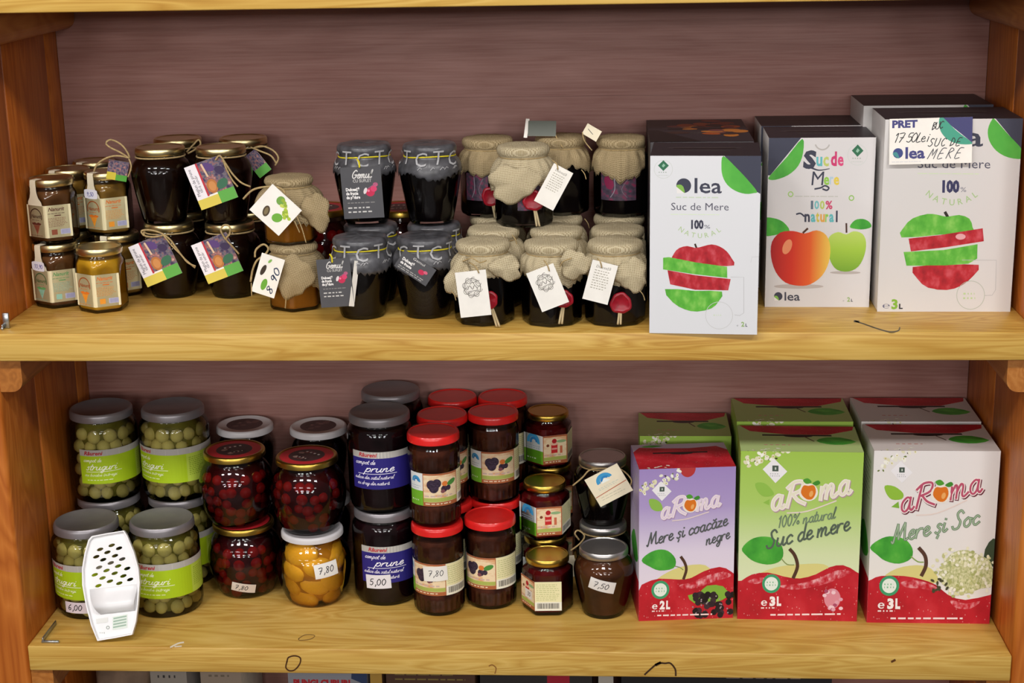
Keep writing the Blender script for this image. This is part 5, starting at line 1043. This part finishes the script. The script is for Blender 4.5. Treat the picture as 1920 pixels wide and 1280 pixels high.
def elder_front(W, H):
    a = Art(W, H, ((160, 355), (672, 355), (638, 1045), (145, 1040))); a.bg('white_bg'); flowers(a, 175, 425, 320, 350, 26, 11, 6); stk(a, 272, 440, 44); a.poly([(206, 495), (245, 498), (280, 525), (275, 548), (235, 550), (212, 525)], '#8fbc3c', 3); a.poly([(234, 580), (262, 558), (266, 585)], '#7fb23c')
    apple_base(a, [(120, 905), (160, 870), (200, 855), (290, 855), (360, 868), (420, 890), (470, 930), (540, 950), (640, 930), (690, 920), (690, 1080), (100, 1080)], [(215, 862), (260, 826), (340, 812), (400, 826), (430, 880), (330, 880)], [[(280, 880), (340, 872), (410, 892), (430, 915), (360, 905), (300, 900)], [(480, 950), (540, 965), (600, 955), (560, 985), (500, 980)]])
    a.poly([(152, 742), (185, 712), (230, 697), (290, 708), (322, 745), (318, 785), (270, 806), (215, 795), (180, 770)], 'leaf_print', 3); a.stroke([(318, 778), (345, 798), (368, 800)], 5, '#8aa85a', sm=3); a.stroke([(350, 745), (374, 775), (378, 815), (362, 852)], 15, '#54382a', sm=4)
    aroma_logo(a, 268, 604, 605, 88, 84, '#b8506a', '#6a2a3a', 432, 528, 33); script(a, 'Mere și Soc', 236, 726, 600, 82, 62, '#6c8468', .045); script(a, 'Mere și Soc', 236, 726, 600, 82, 62, '#a4bc9c', -.045)
    rd = random.Random(3); a.poly([(610, 780), (630, 720), (662, 710), (655, 820)], '#3a4a34', 2); a.poly([(430, 850), (450, 800), (490, 760), (545, 752), (600, 775), (640, 800), (650, 890), (600, 905), (540, 925), (490, 910), (450, 890)], 'elder', 3)
    for k in range(150):
        t, q = rd.uniform(0, 6.28), math.sqrt(rd.uniform(.1, 1.0)) * (1 + .16 * math.sin(5 * k)); a.ell(530 + 122 * q * math.cos(t), 840 + 92 * q * math.sin(t), 8, 6, rd.choice(('#e6e4c4', '#d8d8a8', '#c2c488', '#a8ae6c', '#eeecd8')), 8, rd.random() * 3)
    for k in range(12): a.ell(rd.uniform(400, 470), rd.uniform(860, 920), 9, 5, '#44442c', 8, rd.random() * 3)
    seal_ring(a, 232, 893, 40); litre(a, 188, 982, 36, '3'); a.lines(240, 548, [1022], 7, '#f0d8d8', 4); return a
def aroma_top(bg, red):
    def f(W, D):
        a = Art(W, D); a.bg(bg)
        if red == 'front': a.poly([(0, 0), (W, 0), (W, D * .7), (W * .9, D * .86), (W * .6, D * .8), (W * .35, D * .82), (W * .08, D * .88), (0, D * .7)], 'apple_skin', 0)
        else: a.poly([(W * .02, D), (W * .1, D * .78), (W * .4, D * .66), (W * .75, D * .66), (W * .97, D * .85), (W * .99, D)], 'apple_skin', 0)
        a.rect(W * .2, D * .60, W * .78, D * .655, '#1c1014'); a.ell(W * .5, D * .6, W * .12, D * .05, '#1c1014')
        if red != 'front': a.poly([(W * .64, D * .42), (W * .72, D * .55), (W * .85, D * .56), (W * .97, D * .4), (W * .85, D * .28), (W * .72, D * .3)], 'leaf_print', 2); a.stroke([(W * .55, D * .58), (W * .62, D * .4)], 2, '#4f3424'); a.lines(W * .2, W * .45, [D * .25], 2.5, '#c98a80', 3)
        else: a.poly([(W * .1, D * .9), (W * .2, D * .97), (W * .34, D * .93), (W * .22, D * .87)], 'leaf_print', 2)
        flowers(a, W * .05, D * .02, W * .35, D * .1, 10, 2.2, 4); return a
    return f
def aroma_side(col):
    def f(W, H): a = Art(W, H); a.bg(col); a.rect(0, 0, W, H * .26, 'apple_skin'); a.poly([(W * .1, H * .4), (W * .5, H * .52), (W * .9, H * .4), (W * .5, H * .32)], 'leaf_print', 3); a.lines(W * .15, W * .85, [H * (.9 - .03 * k) for k in range(8)], 1.4, '#8f9a78', 4); return a
    return f
g_ = 'apple juice boxes on the lower shelf'
carton('lilac two litre juice box, apple with blackcurrants', .2165, .092, .1195, .09, .203, .1, lilac_front, aroma_top('#c9bcd4', 'front'), aroma_side('lilac_bg'), group=g_)
carton('green juice box behind the lilac one', .219, .2035, .118, .096, .206, 0, green_front, aroma_top('#a3b46a', 'back'), aroma_side('green_bg'), 'carton_green', group=g_)
carton('green three litre apple juice box in front of another green one', .3555, .093, .1485, .098, .224, -.03, green_front, aroma_top('#b4cc84', 'back'), aroma_side('green_bg'), 'carton_green', group=g_)
carton('green three litre juice box against the plywood', .359, .2035, .1485, .098, .226, 0, green_front, aroma_top('#a8bc72', 'back'), aroma_side('green_bg'), 'carton_green', group=g_)
carton('white three litre juice box with elderflower', .517, .0875, .151, .1, .2275, -.004, elder_front, aroma_top('#d8d0cc', 'back'), aroma_side('white_bg'), group=g_)
carton('white three litre juice box behind the elderflower one', .5185, .1995, .151, .1, .2275, 0, elder_front, aroma_top('#cfc6c2', 'back'), aroma_side('white_bg'), group=g_)

# ================================================================== BOTTOM COMPARTMENT (only the tops show)
ZL = -.42
def low_front(draw): 
    def f(W, H): a = Art(W, H); draw(a, W, H); return a
    return f
def low(label, xa, xb, hgt, mat, draw=None, y=.15, d=.12, name='carton_box'):
    A, B_ = at(xa, 1270, y), at(xb, 1270, y); w = B_.x - A.x
    return carton(label, (A.x + B_.x) / 2, y, w, d, hgt, 0, low_front(draw) if draw else None, None, None, mat, name, ZL)
plain('bag_paper', '#75604e', .8, 0, .1); plain('carton_grey', '#8a8684', .6, 0, .05); plain('carton_brown', '#6a4a34', .6, 0, .06); plain('carton_maroon', '#5a1c1c', .5, 0, .05)
bg_ = thing('paper_bag', 'crumpled brown paper bag under the shelf beside the side planks', 'bag', (-.535, .17, ZL))
vs, fs = [], []
rd = random.Random(3); prof = [(.036, .045, 0), (.038, .047, .1), (.037, .046, .2), (.036, .04, .26), (.038, .02, .31), (.039, .006, .325)]
for hw, hd, zz in prof:
    for k in range(24):
        t = 2 * PI * k / 24; c, s = math.cos(t), math.sin(t); vs.append((hw * math.copysign(abs(c) ** .4, c) + rd.uniform(-.002, .002), hd * math.copysign(abs(s) ** .4, s) + rd.uniform(-.001, .001), zz))
for i in range(len(prof) - 1): fs += [(i * 24 + k, i * 24 + (k + 1) % 24, (i + 1) * 24 + (k + 1) % 24, (i + 1) * 24 + k) for k in range(24)]
fs += [tuple(range(24))[::-1], tuple(range(len(prof) * 24 - 24, len(prof) * 24))]; obj('bag', mesh('bag', vs, fs, 'bag_paper', None, 60), bg_)
low('grey carton with a dark mark, standing under the shelf next to the paper bag', 282, 350, .322, 'carton_grey', lambda a, W, H: (a.bg('#8a847c'), a.lines(W * .2, W * .8, [H - 20], 4, '#2c2a2a', 4)))
low('plain beige carton under the shelf, second beside the paper bag', 376, 452, .32, 'carton_cream', lambda a, W, H: (a.bg('#8c7e70'), a.lines(W * .2, W * .8, [H - 16], 3, '#6a5e50', 5)))
low('grey carton lettered in red under the shelf', 540, 688, .322, 'carton_grey', lambda a, W, H: (a.bg('#888a92'), a.text('PUNGI CUBURI', 7, H - 31, 8.5, '#a8202c', w=W * .72, bold=.06), a.poly([(W * .82, H), (W, H), (W, H - 30), (W * .8, H - 20)], '#2a3a5c', 0)))
low('narrow yellow-brown carton under the shelf beside the red-lettered one', 694, 716, .32, 'carton_brown', lambda a, W, H: a.bg('#a8843c'))
low('dark brown carton under the shelf, middle of the row', 724, 890, .318, 'carton_brown', lambda a, W, H: (a.bg('#4a3226'), a.lines(W * .1, W * .9, [H - 9, H - 16], 2, '#7a6a3a', 5)))
low('dark carton with a red panel under the shelf', 900, 1110, .318, 'carton_dark', lambda a, W, H: (a.bg('#2a2626'), a.rect(W * .6, H - 40, W * .8, H, '#9a1c30')))
low('small pale grey carton under the shelf', 1122, 1150, .32, 'carton_grey', lambda a, W, H: a.bg('#a8a49c'))
low('black carton with small print under the shelf', 1165, 1560, .315, 'carton_dark', lambda a, W, H: (a.bg('#1c1a1c'), a.lines(W * .5, W * .95, [H - 5], 3, '#8a7a70', 6)))
